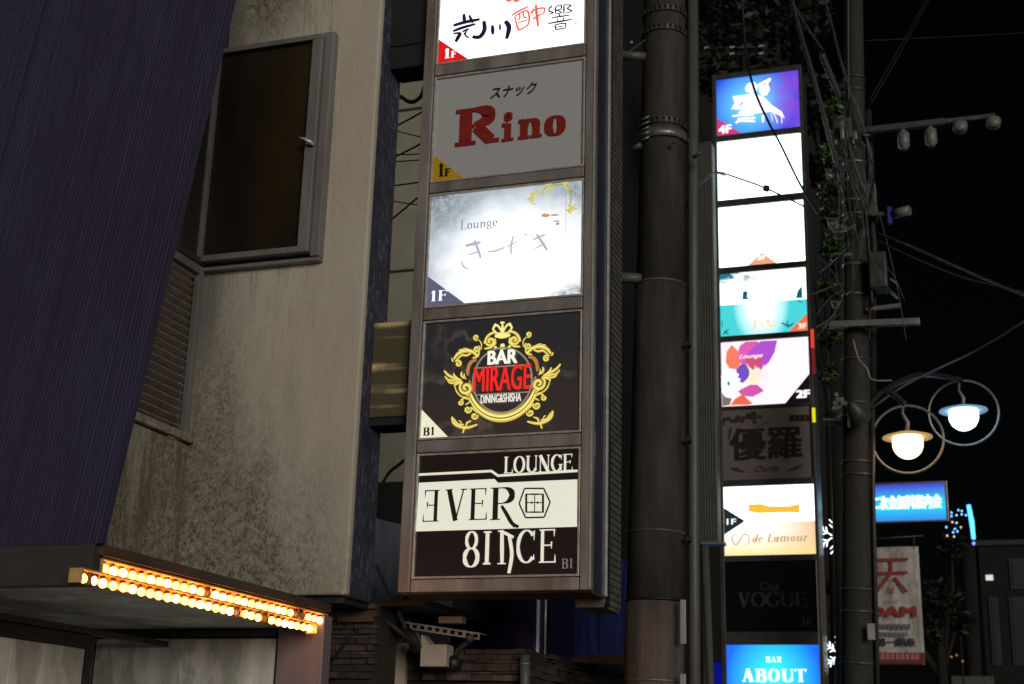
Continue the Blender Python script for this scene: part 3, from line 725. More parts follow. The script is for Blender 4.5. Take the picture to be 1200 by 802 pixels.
# --- Rino
px_font('lettering', 'スナック', paint(30, 28, 50), f2, S1, 575, 116.5, 629, 13.5, bold=.012, shear=.18)
A = MB()
px_serif(A, 'R', S1, 533, 172.5, 582, 43, T=.21, t=.11, sf=.07)
px_serif(A, 'i', S1, 588, 166.5, 602, 33, T=.26, t=.10, sf=.10)
px_serif(A, 'n', S1, 607.5, 164, 635, 35, T=.22, t=.10, sf=.06)
px_serif(A, 'o', S1, 638, 160.5, 663, 37, T=.20, t=.06)
A.build('lettering', plain('red_vinyl', (.34, .030, .022), .4, var=.2, bmp=0), f2, label='red slab-serif name')
A = MB(); z_ = zs[1][1]; A.poly([(PL, S1, z_), (PL+.20, S1, z_), (PL, S1, z_+.17)]); A.build('floor_corner', paint(225, 175, 20), f2, label='yellow corner triangle')
A = MB(); px_serif(A, '1', S1, 514.5, 207.5, 519.5, 15, T=.26, t=.08, lift=.003); px_serif(A, 'F', S1, 521, 207, 528, 9, T=.24, t=.08, lift=.003)
A.build('lettering', paint(25, 22, 15), f2)
# --- Kizuki
T5 = dict(ox=500, oy=215, sc=5.347)
A = MB(); px_serif(A, 'Lounge', S1, 540, 269.5, 583, 10.5, T=.12, t=.045, sf=.06, gap=.12)
A.build('lettering', ink(120, 118, 128, 1.0), f3)
A = MB(); px_strokes(A, [([(246, 392), (340, 370)], 17), ([(262, 450), (335, 425)], 8), ([(300, 358), (322, 415), (340, 470)], 13), ([(218, 490), (232, 522), (262, 538)], 7),
    ([(385, 430), (430, 426), (490, 403)], 9), ([(545, 330), (530, 390), (530, 448)], 9), ([(500, 402), (568, 366)], 7), ([(580, 347), (590, 343)], 7), ([(612, 326), (630, 320)], 9),
    ([(668, 354), (745, 322)], 11), ([(680, 412), (745, 374)], 7), ([(690, 320), (725, 372), (757, 422)], 13)], S1, **T5)
A.build('lettering', ink(176, 172, 190, 1.0), f3, label='faded grey brush lettering')
A = MB(); px_strokes(A, [([(668, 482), (695, 492), (728, 486)], 6), ([(478, 442), (500, 452), (512, 480), (508, 512)], 6)], S1, **T5)
A.build('lettering', ink(226, 224, 234, 1.05), f3, label='very faint ends of the brush strokes')
A = MB(); px_strokes(A, [([(720, 62), (745, 30), (790, 14), (850, 10), (890, 22), (905, 80), (898, 150)], 6), ([(880, 20), (888, 5)], 6), ([(905, 60), (918, 40)], 5)], S1, **T5)
A.build('branch_art', ink(150, 148, 60, 1.0), f3)
A = MB()
for q in range(70):
    cx, cy = random.choice(((740, 55), (665, 80), (900, 160), (770, 20), (870, 12), (930, 155), (690, 60), (655, 100)))
    cx += random.gauss(0, 12); cy += random.gauss(0, 10); px_strokes(A, [([(cx-9, cy+random.uniform(-5, 5)), (cx+9, cy+random.uniform(-5, 5))], 9)], S1, lift=.0015, taper=.2, **T5)
A.build('leaf_art', ink(196, 190, 100, .95), f3)
A = MB(); px_poly(A, [(715, 200), (740, 188), (770, 196), (775, 205), (750, 214), (725, 210)], S1, **T5); px_strokes(A, [([(778, 200), (830, 200)], 10)], S1, taper=.2, **T5)
A.build('fish_art', ink(200, 140, 105, 1.0), f3)
A = MB(); px_strokes(A, [([(795, 240), (830, 236)], 6), ([(812, 248), (830, 262)], 7), ([(805, 262), (835, 250)], 4), ([(824, 232), (828, 262)], 4)], S1, **T5); A.build('seal_mark', ink(130, 132, 135, 1.0), f3)
A = MB(); px_strokes(A, [([(873, 60), (873, 350)], 1.5)], S1, curve=False, taper=1, **T5); A.build('seam_line', ink(120, 125, 130, 1.0), f3)
A = MB(); z_ = zs[2][1]; A.poly([(PL, S1, z_), (PL+.235, S1, z_), (PL, S1, z_+.185)]); A.build('floor_corner', ink(92, 92, 118, .9), f3, label='slate corner triangle')
A = MB(); px_serif(A, '1F', S1, 505.5, 353.5, 524.5, 12, T=.17, t=.055, lift=.003, gap=.16); A.build('lettering', ink(235, 240, 255, 1.1), f3)
# --- Mirage wreath
CX, CY = 589.0, 446.0
def loc2(x, y): return (CX+x, CY+y-.058*x)
GOLD = ink(186, 168, 72, 1.0); GOLD2 = ink(170, 120, 55, 1.0); PALE = ink(236, 224, 130, 1.0)
def wr(mb, strokes, both=True, lift=.002, taper=.45):
    for pts, w_ in strokes:
        px_strokes(mb, [([loc2(x, y) for x, y in pts], w_)], S1, lift=lift, taper=taper)
        if both: px_strokes(mb, [([loc2(-x, y) for x, y in pts], w_)], S1, lift=lift, taper=taper)
def spiral(cx, cy, r0_, r1_, a0, turns, n=12, w_=2.2, sgn=1):
    return ([(cx+(r0_+(r1_-r0_)*i/n)*cos(rad(a0)+sgn*2*pi*turns*i/n), cy+(r0_+(r1_-r0_)*i/n)*sin(rad(a0)+sgn*2*pi*turns*i/n)) for i in range(n+1)], w_)
def Lz(pts): return [(-(x-445)/5.01, (y-430)/5.01+.058*(x-445)/5.01) for x, y in pts]
def sp5(cx, cy, r_, a0, turns, w_): p_, _ = spiral(cx, cy, r_, r_*.12, a0, turns, 16); return (p_, w_)
FIL = [([(400, 150), (372, 160), (350, 185), (338, 215)], 11), sp5(375, 203, 29, 200, -1.4, 12), ([(340, 245), (375, 238), (402, 214), (400, 185)], 10), ([(392, 135), (388, 150), (365, 163)], 5),
  sp5(292, 180, 17, 60, 1.3, 8), ([(305, 192), (322, 215), (322, 250)], 5), sp5(295, 246, 20, -60, 1.4, 9), ([(310, 262), (300, 290), (270, 300)], 8),
  ([(300, 290), (268, 262), (225, 258), (185, 275), (160, 308)], 15), ([(262, 272), (235, 285), (205, 285), (170, 320)], 9), ([(230, 262), (205, 252), (190, 258)], 8), ([(258, 268), (240, 248), (215, 244)], 7), sp5(186, 332, 20, -150, 1.4, 9), ([(148, 300), (152, 315), (160, 320)], 6),
  ([(205, 430), (170, 420), (130, 402), (104, 374)], 11), ([(200, 436), (160, 432), (128, 428), (108, 408)], 9), ([(205, 440), (170, 446), (140, 446), (124, 434)], 8), ([(222, 420), (205, 402), (208, 380)], 9), ([(232, 425), (222, 408), (222, 390)], 6), ([(190, 425), (165, 405), (158, 388)], 8), ([(212, 436), (180, 452), (160, 462)], 8),
  sp5(232, 476, 40, -120, -1.5, 14), ([(165, 460), (178, 498), (205, 525), (245, 532)], 6), sp5(240, 505, 16, 0, 1.2, 6), sp5(200, 562, 17, -90, 1.3, 8), ([(205, 545), (225, 535), (248, 545)], 7), sp5(243, 602, 22, -40, 1.4, 9), sp5(282, 640, 21, -20, 1.3, 9), ([(262, 590), (282, 605), (302, 625)], 7), ([(262, 540), (250, 560), (228, 575)], 6),
  ([(150, 645), (158, 678), (190, 700), (240, 708), (298, 690)], 13), ([(160, 655), (185, 688), (220, 690)], 8), ([(232, 700), (238, 680), (262, 668)], 8), ([(225, 705), (218, 725), (212, 742)], 7), ([(205, 690), (200, 672), (188, 668)], 5)]
BRZ = [([(292, 308), (262, 322), (245, 352), (240, 402)], 12), ([(270, 322), (248, 345), (232, 385)], 7), ([(250, 430), (262, 470), (275, 500)], 8), ([(152, 642), (150, 655), (158, 668)], 8)]
def fil(strokes, colr, k, lift, mirror=True, nm='wreath_art', lb=None):
    A = MB()
    for pts, w_ in strokes:
        q = Lz(pts); px_strokes(A, [([loc2(-x, y) for x, y in q], w_/5.01*k)], S1, lift=lift, taper=.35)
        if mirror: px_strokes(A, [([loc2(x, y) for x, y in q], w_/5.01*k)], S1, lift=lift, taper=.35)
    A.build(nm, colr, f4, label=lb)
DG_ = ink(96, 74, 26, 1.0)
fil(FIL, DG_, 1.05, .0012, lb='dark gold base of the scrollwork'); fil(FIL, GOLD, .80, .0040, lb='gold scrollwork'); fil(FIL, PALE, .26, .0066, lb='pale highlights of the scrollwork')
fil(BRZ, GOLD2, .95, .0012, lb='bronze shaded scrolls')
arcb = [(430+0, 0)]
def rim(ax_, ay_, a0, a1, w_, colr, lift, lb):
    A = MB(); px_strokes(A, [([loc2(ax_*cos(rad(a0+(a1-a0)*i/20)), ay_*sin(rad(a0+(a1-a0)*i/20))) for i in range(21)], w_)], S1, lift=lift, taper=.25); A.build('wreath_art', colr, f4, label=lb)
rim(40.5, 44, 14, 166, 5.2, GOLD, .0020, 'broad gold lower rim'); rim(39, 43, 20, 160, 1.8, PALE, .0070, 'pale inner line of the rim'); rim(42.5, 46, 24, 156, 1.2, PALE, .0074, 'pale outer line of the rim'); rim(41, 44.6, 20, 160, .7, DG_, .0082, 'dark line of the rim')
A = MB()
wr(A, [([(-9, -53), (0, -51.5), (9, -53)], 2.6), ([(-7, -56), (-11, -61), (-7, -65), (-3, -61), (-1, -56)], 1.3), ([(7, -56), (11, -61), (7, -65), (3, -61), (1, -56)], 1.3), ([(0, -56), (0, -66)], 1.7), ([(-2.5, -67.5), (2.5, -67.5)], 1.6), ([(-9, -56.2), (0, -54.8), (9, -56.2)], 1.0), ([(-10, -63), (-8, -67)], 1.4), ([(10, -63), (8, -67)], 1.4)], False)
wr(A, [([(0, -38), (0, -43)], 3), ([(-4, -37.5), (4, -37.5)], 1.5), ([(7, -37), (9, -40)], 2), ([(-7, -37), (-9, -40)], 2)], False)
A.build('wreath_art', PALE, f4, label='pale gold crown')
A = MB(); wr(A, [([(34.5*cos(a*pi/16), 38*sin(a*pi/16)) for a in range(0, 33)], 1.1)], False, taper=1, lift=.0036)
wr(A, [([(-33, -16), (33, -16.5)], .8), ([(-30, 15.5), (32, 15.5)], .8)], False, lift=.0036, taper=1); A.build('ring_line', ink(130, 125, 110, 1.0), f4)
px_font('lettering', 'BAR', ink(240, 236, 222, 1.0), f4, S1, 572.5, 428, 606, 15.5, bold=.03, lift=.010)
px_font('lettering', 'MIRAGE', ink(225, 42, 34, 1.0), f4, S1, 555.5, 460.5, 622, 29, bold=.02, lift=.0105, label='red condensed title')
px_font('lettering', 'DINING&SHISHA', ink(226, 222, 210, .95), f4, S1, 564, 473.5, 611, 9.5, bold=.03, lift=.010)
A = MB(); z_ = zs[3][1]; A.poly([(PL, S1, z_), (PL+.165, S1, z_), (PL, S1, z_+.165)]); A.build('floor_corner', ink(222, 224, 192, .95), f4, label='pale corner triangle')
A = MB(); px_serif(A, 'B1', S1, 496, 511, 509, 9.5, T=.2, t=.07, lift=.003, gap=.2); A.build('lettering', ink(20, 20, 20, 1.0), f4)
# --- Ever since
T4 = dict(ox=480, oy=500, sc=4)
WHT = ink(214, 214, 196, .95)
A = MB(); px_poly(A, [(44, 264), (398, 246), (415, 264), (787, 248), (785, 470), (30, 492)], S1, **T4)
A.build('pale_band', emis('pale_lit_band', srgb(214, 215, 198), .95), f5)
A = MB(); px_strokes(A, [([(44, 226), (386, 209)], 8), ([(384, 209), (416, 232)], 8), ([(412, 231), (788, 208)], 8)], S1, curve=False, taper=1, **T4)
px_serif(A, 'LOUNGE', S1, 590.5, 555.2, 671, 19.5, T=.15, t=.05, gap=.05)
px_serif(A, '8', S1, 543, 665.5, 560.5, 43, T=.13, t=.035); px_serif(A, 'I', S1, 566, 662, 575, 39, T=.20, t=.05, sf=.10)
px_serif(A, 'CE', S1, 605, 660.5, 651, 39, T=.12, t=.04, gap=.14)
px_strokes(A, [([(434, 490), (434, 642)], 13), ([(432, 492), (488, 520)], 10), ([(468, 512), (480, 600), (466, 688)], 12), ([(412, 643), (452, 643)], 4), ([(415, 492), (440, 488)], 5)], S1, taper=.8, curve=True, **T4)
A.build('lettering', WHT, f5)
A = MB(); px_serif(A, 'B1', S1, 658.5, 666.5, 671, 11.5, T=.14, t=.05, lift=.003, gap=.2); A.build('lettering', ink(110, 105, 100, 1.0), f5)
A = MB()
px_serif(A, 'E', S1, 495.5, 612, 514, 37, T=.14, t=.035, mirror=(0,), lift=.003); px_serif(A, 'V', S1, 521, 611, 546, 37, T=.13, t=.035, lift=.003)
px_serif(A, 'E', S1, 549.5, 610, 570.5, 37, T=.14, t=.035, lift=.003); px_serif(A, 'P', S1, 574.5, 610, 597, 38, T=.14, t=.035, lift=.003)
px_strokes(A, [([(432, 372), (455, 410), (482, 455), (512, 471)], 13), ([(484, 470), (512, 472)], 4)], S1, lift=.003, **T4)
hx = [(540, 291), (630, 291), (660, 355), (632, 426), (545, 428), (515, 362)]
px_strokes(A, [([hx[i], hx[(i+1) % 6]], 5) for i in range(6)]+[([(548, 318), (548, 402)], 7), ([(626, 318), (626, 402)], 7), ([(587, 318), (587, 402)], 3), ([(545, 318), (630, 318)], 4), ([(545, 402), (630, 402)], 4), ([(548, 357), (626, 357)], 3),
    ([(573, 352), (573, 364)], 4), ([(601, 352), (601, 364)], 4), ([(568, 318), (606, 318)], 5), ([(568, 402), (606, 402)], 5)], S1, curve=False, taper=1, lift=.003, **T4)
A.build('lettering', ink(24, 22, 20, 1.0), f5, label='black serif lettering and hexagon emblem')
# brackets to the building
for (za, zb_, zd) in ((3.491, 4.056, 3.445), (5.85, 6.5, 5.70)):
    if za < 4: bk = box('bracket_box', 'stainless', p1, -3.285, FL+.006, 7.05, 7.23, za, zb_, .004, label='brushed stainless bracket box with green staining and painted gold reflections')
    else: bk = box('bracket_box', 'dark', p1, -3.285, FL+.006, 7.05, 7.23, za, zb_, .004, label='dark upper bracket box')
    box('bracket_beam', 'dark', bk, -3.284, FL+.006, 7.06, 7.25, zd, za-.002)
# stickers
a = onX(697, 503, FR+.006); 
MB().box(FR-.011, FR-.0085, 7.045, 7.09, onX(697, 532, FR).z, onX(697, 503, FR).z).build('sticker', 'white_plate', p1, label='small white notice on the navy side')

# ribbed casing standing behind the first pylon
rc = thing('ribbed_casing', 'grey ribbed metal casing behind the near sign, strapped to the thick pole', 'casing', (-2.03, 7.5, 0))
box('body', 'mesh', rc, -2.14, FR-.03, 7.375, 7.70, 2.45, 8)
mb = MB(); z = 2.47
while z < 8: mb.box(-2.146, FR-.022, 7.372, 7.703, z, z+.030); z += .038
mb.build('rib', 'mesh', rc, kind='stuff')
MB().tube([(FR-.015, 7.39, 2.45), (FR-.015, 7.39, 8)], .012, 8).build('edge_tube', 'dark', rc)

# ================================================================== NEIGHBOUR BAR BUILDING
nb = thing('neighbour_building', 'dark neighbouring bar building with beige upper wall, blue fascia and ledger stone', 'building', (-4, 9, 0))
box('upper_wall', 'beige', nb, -8.0, -4.9, 14.0, 14.3, onY(470, 565, 14).z, 14.5, label='beige rendered upper wall')
jm = MB()
for q in ((470, 318), (470, 130)): pz = onY(q[0], q[1], 14).z; jm.box(-8, -4.9, 13.988, 13.999, pz-.015, pz+.015)
jm.build('wall_joint', 'alu_dark', nb)
box('dark_band', 'dark', nb, -8.0, -4.9, 13.95, 14.3, 0, onY(470, 565, 14).z-.004)
box('side_core', 'farwall', nb, -9.5, -5.0, 14.35, 30, 0, 14.5)
bx = MB().prism([(-3.556, 7.30, 2.505), (-3.556, 9.30, 2.575), (-3.556, 9.30, 3.16), (-3.556, 7.30, 3.02)], (-.05, 0, 0))
bx.build('blue_fascia', 'silver_blue', nb, label='glossy blue fascia seen through the gap')
# rounded blue box
R_ = MB(); pts = []
for i in range(9):
    a = pi/2*i/8; pts.append((-2.80+.10*sin(a), 8.62-.0+.10*(1-cos(a)), 2.295))
pts = [(-3.34, 8.62, 2.295)] + pts + [(-2.70, 9.3, 2.295), (-3.34, 9.3, 2.295)]
R_.prism(pts, (0, 0, .50)).build('rounded_fascia', 'bluedark', nb, label='dark blue rounded corner of the bar fascia')
MB().tube([(-2.713, 8.66, 2.30), (-2.713, 8.66, 2.79)], .008, 8).build('pale_corner_strip', 'edge', nb)  # added pale tube painting the highlight along the rounded corner
px0 = onY(645, 772, 9.5)
mb = MB(); prev = None
for i, (ax, ay) in enumerate(((-2.98, 9.45), (-2.68, 9.85), (-2.50, 10.1), (-2.2, 10.5))):
    if prev:
        (qx, qy) = prev; n_ = Vector((ay-qy, -(ax-qx), 0)).normalized()*.03
        dd = Vector((ax-qx, ay-qy, 0)).normalized()*.004
        MB().prism([(qx+dd.x, qy+dd.y, 2.345), (ax-dd.x, ay-dd.y, 2.365), (ax-dd.x, ay-dd.y, 3.1), (qx+dd.x, qy+dd.y, 3.1)], (-n_.x, -n_.y, 0)).build('fascia_panel', 'blue', nb)
    prev = (ax, ay)
box('awning_underside', 'bluedark', nb, -3.4, -2.2, 9.0, 10.4, 2.27, 2.33)
# ledger stones
def stones(fn, u0, u1, z0, z1, parent, mats, hmin=.014, hmax=.046, wmin=.05, wmax=.24, every=None):
    z = z0
    while z < z1:
        h = random.uniform(hmin, hmax); u = u0+random.uniform(-.05, 0)
        while u < u1:
            w_ = random.uniform(wmin, wmax); ua, ub = max(u, u0), min(u+w_, u1+random.uniform(0, .02))
            if ub-ua > .015:
                p = random.uniform(0, .034)*random.choice((.4, 1, 1.5)); fn(ua+.0015, ub-.0015, z+.0015, z+h-.0015, p, random.choice(mats))
            u += w_
        z += h
def stA(a, b, c, d_, p, mt): box('stone', mt, nb, a, b, 7.30-p, 7.34, c, d_, .003)
stones(stA, -3.60, -3.285, 2.06, 2.455, nb, ['stone2', 'stone2', 'stone', 'mortar'])
box('stone_backing', 'mortar', nb, -3.62, -3.28, 7.32, 7.6, 0, 2.46)
def stB(a, b, c, d_, p, mt): box('stone', mt, nb, a, b, 7.90-p, 7.94, c, d_, .003)
stones(stB, -3.33, -2.61, 2.09, 2.26, nb, ['stone', 'stone', 'stone3', 'stone2'])
box('stone_backing', 'mortar', nb, -3.35, -2.615, 7.93, 8.2, 0, 2.27)
def stC(a, b, c, d_, p, mt): box('stone', mt, nb, -2.66, -2.63+p, a, b, c, d_, .003)
stones(stC, 7.95, 9.6, 2.05, 2.28, nb, ['stone2', 'stone', 'stone2'])
box('stone_backing', 'mortar', nb, -2.9, -2.64, 8.21, 12, 0, 2.27)
box('plain_panel', 'beige2', nb, -3.49, -3.33, 7.86, 7.90, 0, 2.305, label='plain beige panel between the stone walls')
box('dark_soffit', 'dark', nb, -3.8, -3.0, 7.32, 8.6, 2.462, 2.50)

# fittings under the sign
rk = thing('cable_rack', 'perforated pale steel rail under the near sign with a box on top', 'rail', (-3.0, 7.7, 0))
A_ = onY(474, 729, 7.7); B_ = onY(563, 742.5, 7.7)
mb = MB(); dv = Vector((B_.x-A_.x, 0, B_.z-A_.z)); L = dv.length; du = dv/L; dn = Vector((-du.z, 0, du.x))
def rb(u0, u1, v0, v1, y0=7.69, y1=7.70):
    c = Vector((A_.x, (y0+y1)/2, A_.z))+du*((u0+u1)/2)+dn*((v0+v1)/2); mb.obox(c, du*(u1-u0)/2, (0, (y1-y0)/2, 0), dn*(v1-v0)/2)
rb(0, L, -.008, 0); rb(0, L, -.038, -.028)
nh = 10
for i in range(nh+1): u = L*i/nh; rb(max(0, u-.009), min(L, u+.009), -.028, -.008)
rb(0, L, -.002, .003, 7.70, 7.80)
mb.build('perforated_rail', 'white_plastic', rk)
A2 = onY(516, 723, 7.75); B2 = onY(543, 731, 7.75)
box('small_box', 'white_plastic', rk, A2.x, B2.x, 7.72, 7.80, B2.z, A2.z, .004)
A3 = onY(400, 721, 7.25); B3 = onY(438, 729, 7.25)
box('wall_rail', 'ledge', nb, A3.x-.02, B3.x, 7.24, 7.265, B3.z, A3.z-.008)
jb = thing('junction_box', 'off-white junction box on the stone wall below the rail', 'box', (-3.0, 7.6, 0))
A4 = onY(496, 756, 7.6); B4 = onY(525, 782, 7.6)
box('cover', 'white_plastic', jb, A4.x, B4.x, 7.56, 7.68, B4.z, A4.z, .005)
MB().prism([(A4.x, 7.565, A4.z+.001), (A4.x+.055, 7.565, A4.z+.001), (A4.x, 7.565, A4.z+.055)], (0, .10, 0)).build('cable_hood', 'white_plastic', jb)
MB().tube([(A4.x-.06, 7.6, A4.z+.05), (A4.x-.01, 7.6, A4.z-.005)], .035, 12).build('elbow_pipe', 'conduit', jb)
arm = thing('floodlight_arm', 'grey tubular arm with clamps bracing diagonally below the building corner', 'bracket', (-3.1, 7.6, 0))
def pp(x, y, Y): return tuple(onY(x, y, Y))
MB().tube([pp(441, 662, 7.5), pp(478, 742, 7.55)], .011, 8).build('strut', 'conduit', arm)
MB().tube([pp(433, 712, 7.4), pp(490, 758, 7.55)], .017, 8).build('strut', 'dark', arm)
MB().tube([pp(436, 722, 7.5), pp(478, 752, 7.6)], .010, 8).build('strut', 'dark', arm)
MB().tube([pp(475, 738, 7.56), pp(492, 762, 7.58)], .032, 10).build('clamp', 'dark', arm)
MB().tube([pp(476, 700, 7.9), pp(478, 730, 7.9)], .020, 10).build('post', 'conduit', arm)
MB().tube([pp(441, 690, 7.32), pp(420, 735, 7.28), pp(386, 778, 7.25)], .007, 8).build('strut', 'dark', arm)
MB().tube([pp(x, y, 7.5) for x, y in ((459, 742), (459, 750), (463, 754), (470, 753), (473, 747))], .003, 6).build('hanging_loop', 'cable', arm)
cm = thing('security_camera', 'small dark dome camera hanging under the perforated rail', 'camera', (-2.9, 7.7, 0))
MB().tube([pp(552, 744, 7.7), pp(549, 752, 7.7), pp(535, 762, 7.7), pp(532, 776, 7.68)], [.018, .020, .017, .014], 10).build('arm', 'dark', cm)
q = onY(531, 777, 7.66); MB().lathe(q, [(.0, .045), (.045, .03), (.055, 0), (.045, -.035), (.022, -.052), (.0005, -.055)], 16).build('dome', 'black', cm)
q = onY(551, 748, 7.66); MB().lathe(q, [(.0, .024), (.020, .014), (.024, 0), (.018, -.016), (.0005, -.024)], 12).build('knuckle', 'conduit', cm)
lp = thing('wall_pipe', 'short grey pipe stub on the stone corner under the blue fascia', 'pipe', (-2.6, 7.9, 0))
MB().tube([pp(615, 768, 7.85), pp(615, 830, 7.85)], .030, 12).build('pipe', 'conduit', lp)
MB().tube([pp(615, 777, 7.85), pp(615, 780, 7.85)], .036, 12).build('collar', 'galv', lp)

# wires in the gap between building and sign
def wire(name, label, pts, r, mat='cable', smooth_n=6, group=None):
    P = smooth([tuple(p) for p in pts], smooth_n)
    o = MB().tube(P, r, 6).build(name, mat); o['label'] = label; o['category'] = 'wire'
    if group: o['group'] = group
    return o
G = [((470, 145), (496, 130), 'upper slanting wire across the beige gap', .006, 'cable'), ((468, 154), (496, 161), 'pale thin wire sloping down across the beige gap', .004, 'cable_grey'),
     ((466, 182), (496, 167), 'lower slanting wire across the beige gap', .006, 'cable'), ((466, 181), (496, 180), 'level wire across the beige gap below the slanting ones', .004, 'cable'),
     ((466, 189), (496, 187), 'lowest level wire of the upper bunch in the beige gap', .004, 'cable'),
     ((466, 217), (492, 213), 'short dark wire above the fork in the beige gap', .005, 'cable'), ((464, 253), (492, 229), 'dark wire of the fork in the beige gap', .006, 'cable'),
     ((464, 236), (490, 240), 'pale wire of the fork in the beige gap', .004, 'cable_grey')]
for a, b, lb, r_, mt in G: wire('wire', lb, [pp(a[0]-10, a[1]+(a[1]-b[1])*.35, 7.5), pp((a[0]+b[0])/2, (a[1]+b[1])/2+.6, 7.5), pp(b[0]+10, b[1]-(a[1]-b[1])*.35, 7.5)], r_, mt)
wire('cable_bundle', 'knotted cable bundle hanging below the upper bracket', [pp(470, 92, 7.3), pp(473, 96, 7.3), pp(480, 90, 7.3), pp(496, 83, 7.3)], .010)
wire('cable_bundle', 'sagging frayed cable loop in the beige gap', [pp(466, 112, 7.3), pp(472, 115, 7.3), pp(478, 119, 7.3), pp(486, 119, 7.3), pp(494, 112, 7.3), pp(498, 100, 7.3)], .013)
wire('cable_bundle', 'kinked black cable rising to the sign frame below the bracket box', [pp(447, 570, 7.35), pp(452, 560, 7.35), pp(458, 552, 7.35), pp(466, 546, 7.35), pp(478, 536, 7.35)], .010)

# ================================================================== NEAR UTILITY POLE
up = thing('utility_pole', 'thick stained concrete utility pole with steel bands in the centre', 'pole', (-1.86, 8.15, 0))
def pc(x, y, Y=8.15): return onY(x, y, Y)
c0, c1 = pc(768, 700), pc(779, 0); kx = (c1.x-c0.x)/(c1.z-c0.z)
def paxis(z): return Vector((c0.x+kx*(z-c0.z), 8.15, z))
def prad(z): return .172-.0062*(z-2.1)
zt_ = pc(768, 707).z; zk = pc(768, 627).z; zr = pc(768, 338).z
def pseg(nm, za, zb_, mat, dr=0, **k):
    return MB().tube([paxis(za+(zb_-za)*i/4) for i in range(5)], [prad(za+(zb_-za)*i/4)+dr for i in range(5)], 40).build(nm, mat, up, **k)
pseg('pole_base', 0, zt_, 'conc_low', .004, label='brown stained lower section')
pseg('pole_shaft', zt_+.004, zr, 'conc', .002)
pseg('pole_shaft', zr+.002, 11, 'conc', -.006)
for z_, h, mt, dr in ((zk, .012, 'conduit', .006), (zr, .014, 'conduit', .006), (pc(768, 706).z, .012, 'black', .005), (pc(768, 800).z, .012, 'galv', .008), (pc(770, 168).z-.02, .06, 'galv', .012)):
    MB().tube([paxis(z_), paxis(z_+h)], [prad(z_)+dr]*2, 40).build('band', mt, up)
# perforated straps
for yy in (22, 44, 152):
    z_ = pc(775, yy).z; mb = MB()
    for hh in (-.020, .016): mb.tube([paxis(z_+hh), paxis(z_+hh+.006)], [prad(z_)+.006]*2, 32)
    for j in range(26):
        a = 2*pi*j/26; r_ = prad(z_)+.004; c = paxis(z_)+Vector((r_*cos(a), r_*sin(a), 0)); mb.obox(c, Vector((cos(a), sin(a), 0))*.003, Vector((-sin(a), cos(a), 0))*.009, (0, 0, .017))
    mb.build('perforated_strap', 'galv_dark', up, kind='stuff')
mb = MB(); q = pc(804, 168, 7.98); mb.tube([q, q+Vector((.03, -.03, 0))], .012, 8); q = pc(812, 185, 8.0); mb.tube([q, q+Vector((.07, 0, .04))], .014, 8)
q = pc(745, 172, 8.0); mb.tube([q+Vector((-.03, 0, -.02)), q+Vector((.04, 0, .01))], .022, 10); q = pc(790, 167, 7.98); mb.tube([q, q+Vector((0, -.02, 0))], .014, 8)
mb.build('clamp_bolt', 'galv_dark', up)
for j in range(5):
    z_ = pc(755, 140+j*6, 8.0); MB().tube([z_+Vector((-.03, 0, -.006)), z_+Vector((.035, -.01, .012))], .006, 6).build('tie_wrap', 'galv', up)
for yy, r_ in ((75, .030), (333, .034)):
    z_ = pc(745, yy).z; MB().tube([(-2.12, 7.98, z_), (-1.86, 8.10, z_)], r_, 14).build('tie_pipe', 'conduit', up)
for ya, yb_ in ((703, 755), (790, 850)):
    a = pc(800.5, ya, 8.0); b = pc(800.5, yb_, 8.0); box('number_plate', 'white_plate', up, a.x-.017, a.x+.017, 7.99, 8.0, b.z, a.z, .004)
mb = MB()
mb.tube([(pc(813, 900).x, 8.15, 0), pc(813, 640), pc(812.5, 300), pc(812, -40)], .036, 14); mb.build('conduit', 'conduit', up)
for yy in (405, 517, 633): q = pc(808, yy, 8.11); MB().obox(q, (.012, 0, 0), (0, .05, 0), (0, 0, .012)).build('conduit_clip', 'dark', up)
MB().tube([(pc(826, 800).x+.02, 8.5, 0), pc(826, 640, 8.5)], .024, 10).build('conduit', 'conduit', up)
wire('cable', 'thin cable with bright clamps between sign and thick pole', [pp(700, 81, 7.6), pp(718, 73, 7.8), pp(738, 60, 7.9), pp(756, 47, 8.0)], .005, 'cable_grey')
for k_, (x, y) in enumerate(((719, 73), (740, 50))):
    o = MB().lathe(onY(x, y, 7.78), [(.0005, -.010), (.010, -.006), (.010, .006), (.0005, .010)], 8, Vector((1, 0, .4))).build('cable_clamp', 'white_plate'); o['label'] = ('lower', 'upper')[k_]+' bright clamp on the thin cable beside the thick pole'; o['category'] = 'clamp'

# ================================================================== GREY RIBBED PANEL beside second pylon
gp = thing('grey_panel', 'tall narrow grey ribbed panel between the thick pole and the far sign', 'panel', (-2.3, 12, 0))
a = onY(819, 635, 12); b = onY(842, 635, 12); tz = onY(818, 168, 12).z
box('panel_body', 'conduit', gp, a.x, b.x, 12.0, 12.15, a.z, tz, .01)
mb = MB()
for i in range(7): x = a.x+(b.x-a.x)*(i+.5)/7; mb.box(x-.007, x+.007, 11.988, 11.999, a.z+.02, tz)
mb.build('rib', 'conduit', gp, kind='stuff')
box('base_bracket', 'galv', gp, a.x+.02, b.x+.05, 11.97, 12.1, a.z-.03, a.z-.004)
q1 = onY(824, 645, 12.05); MB().tube([(q1.x, 12.05, 0), (q1.x, 12.05, a.z-.03)], .035, 10).build('post', 'dark', gp)

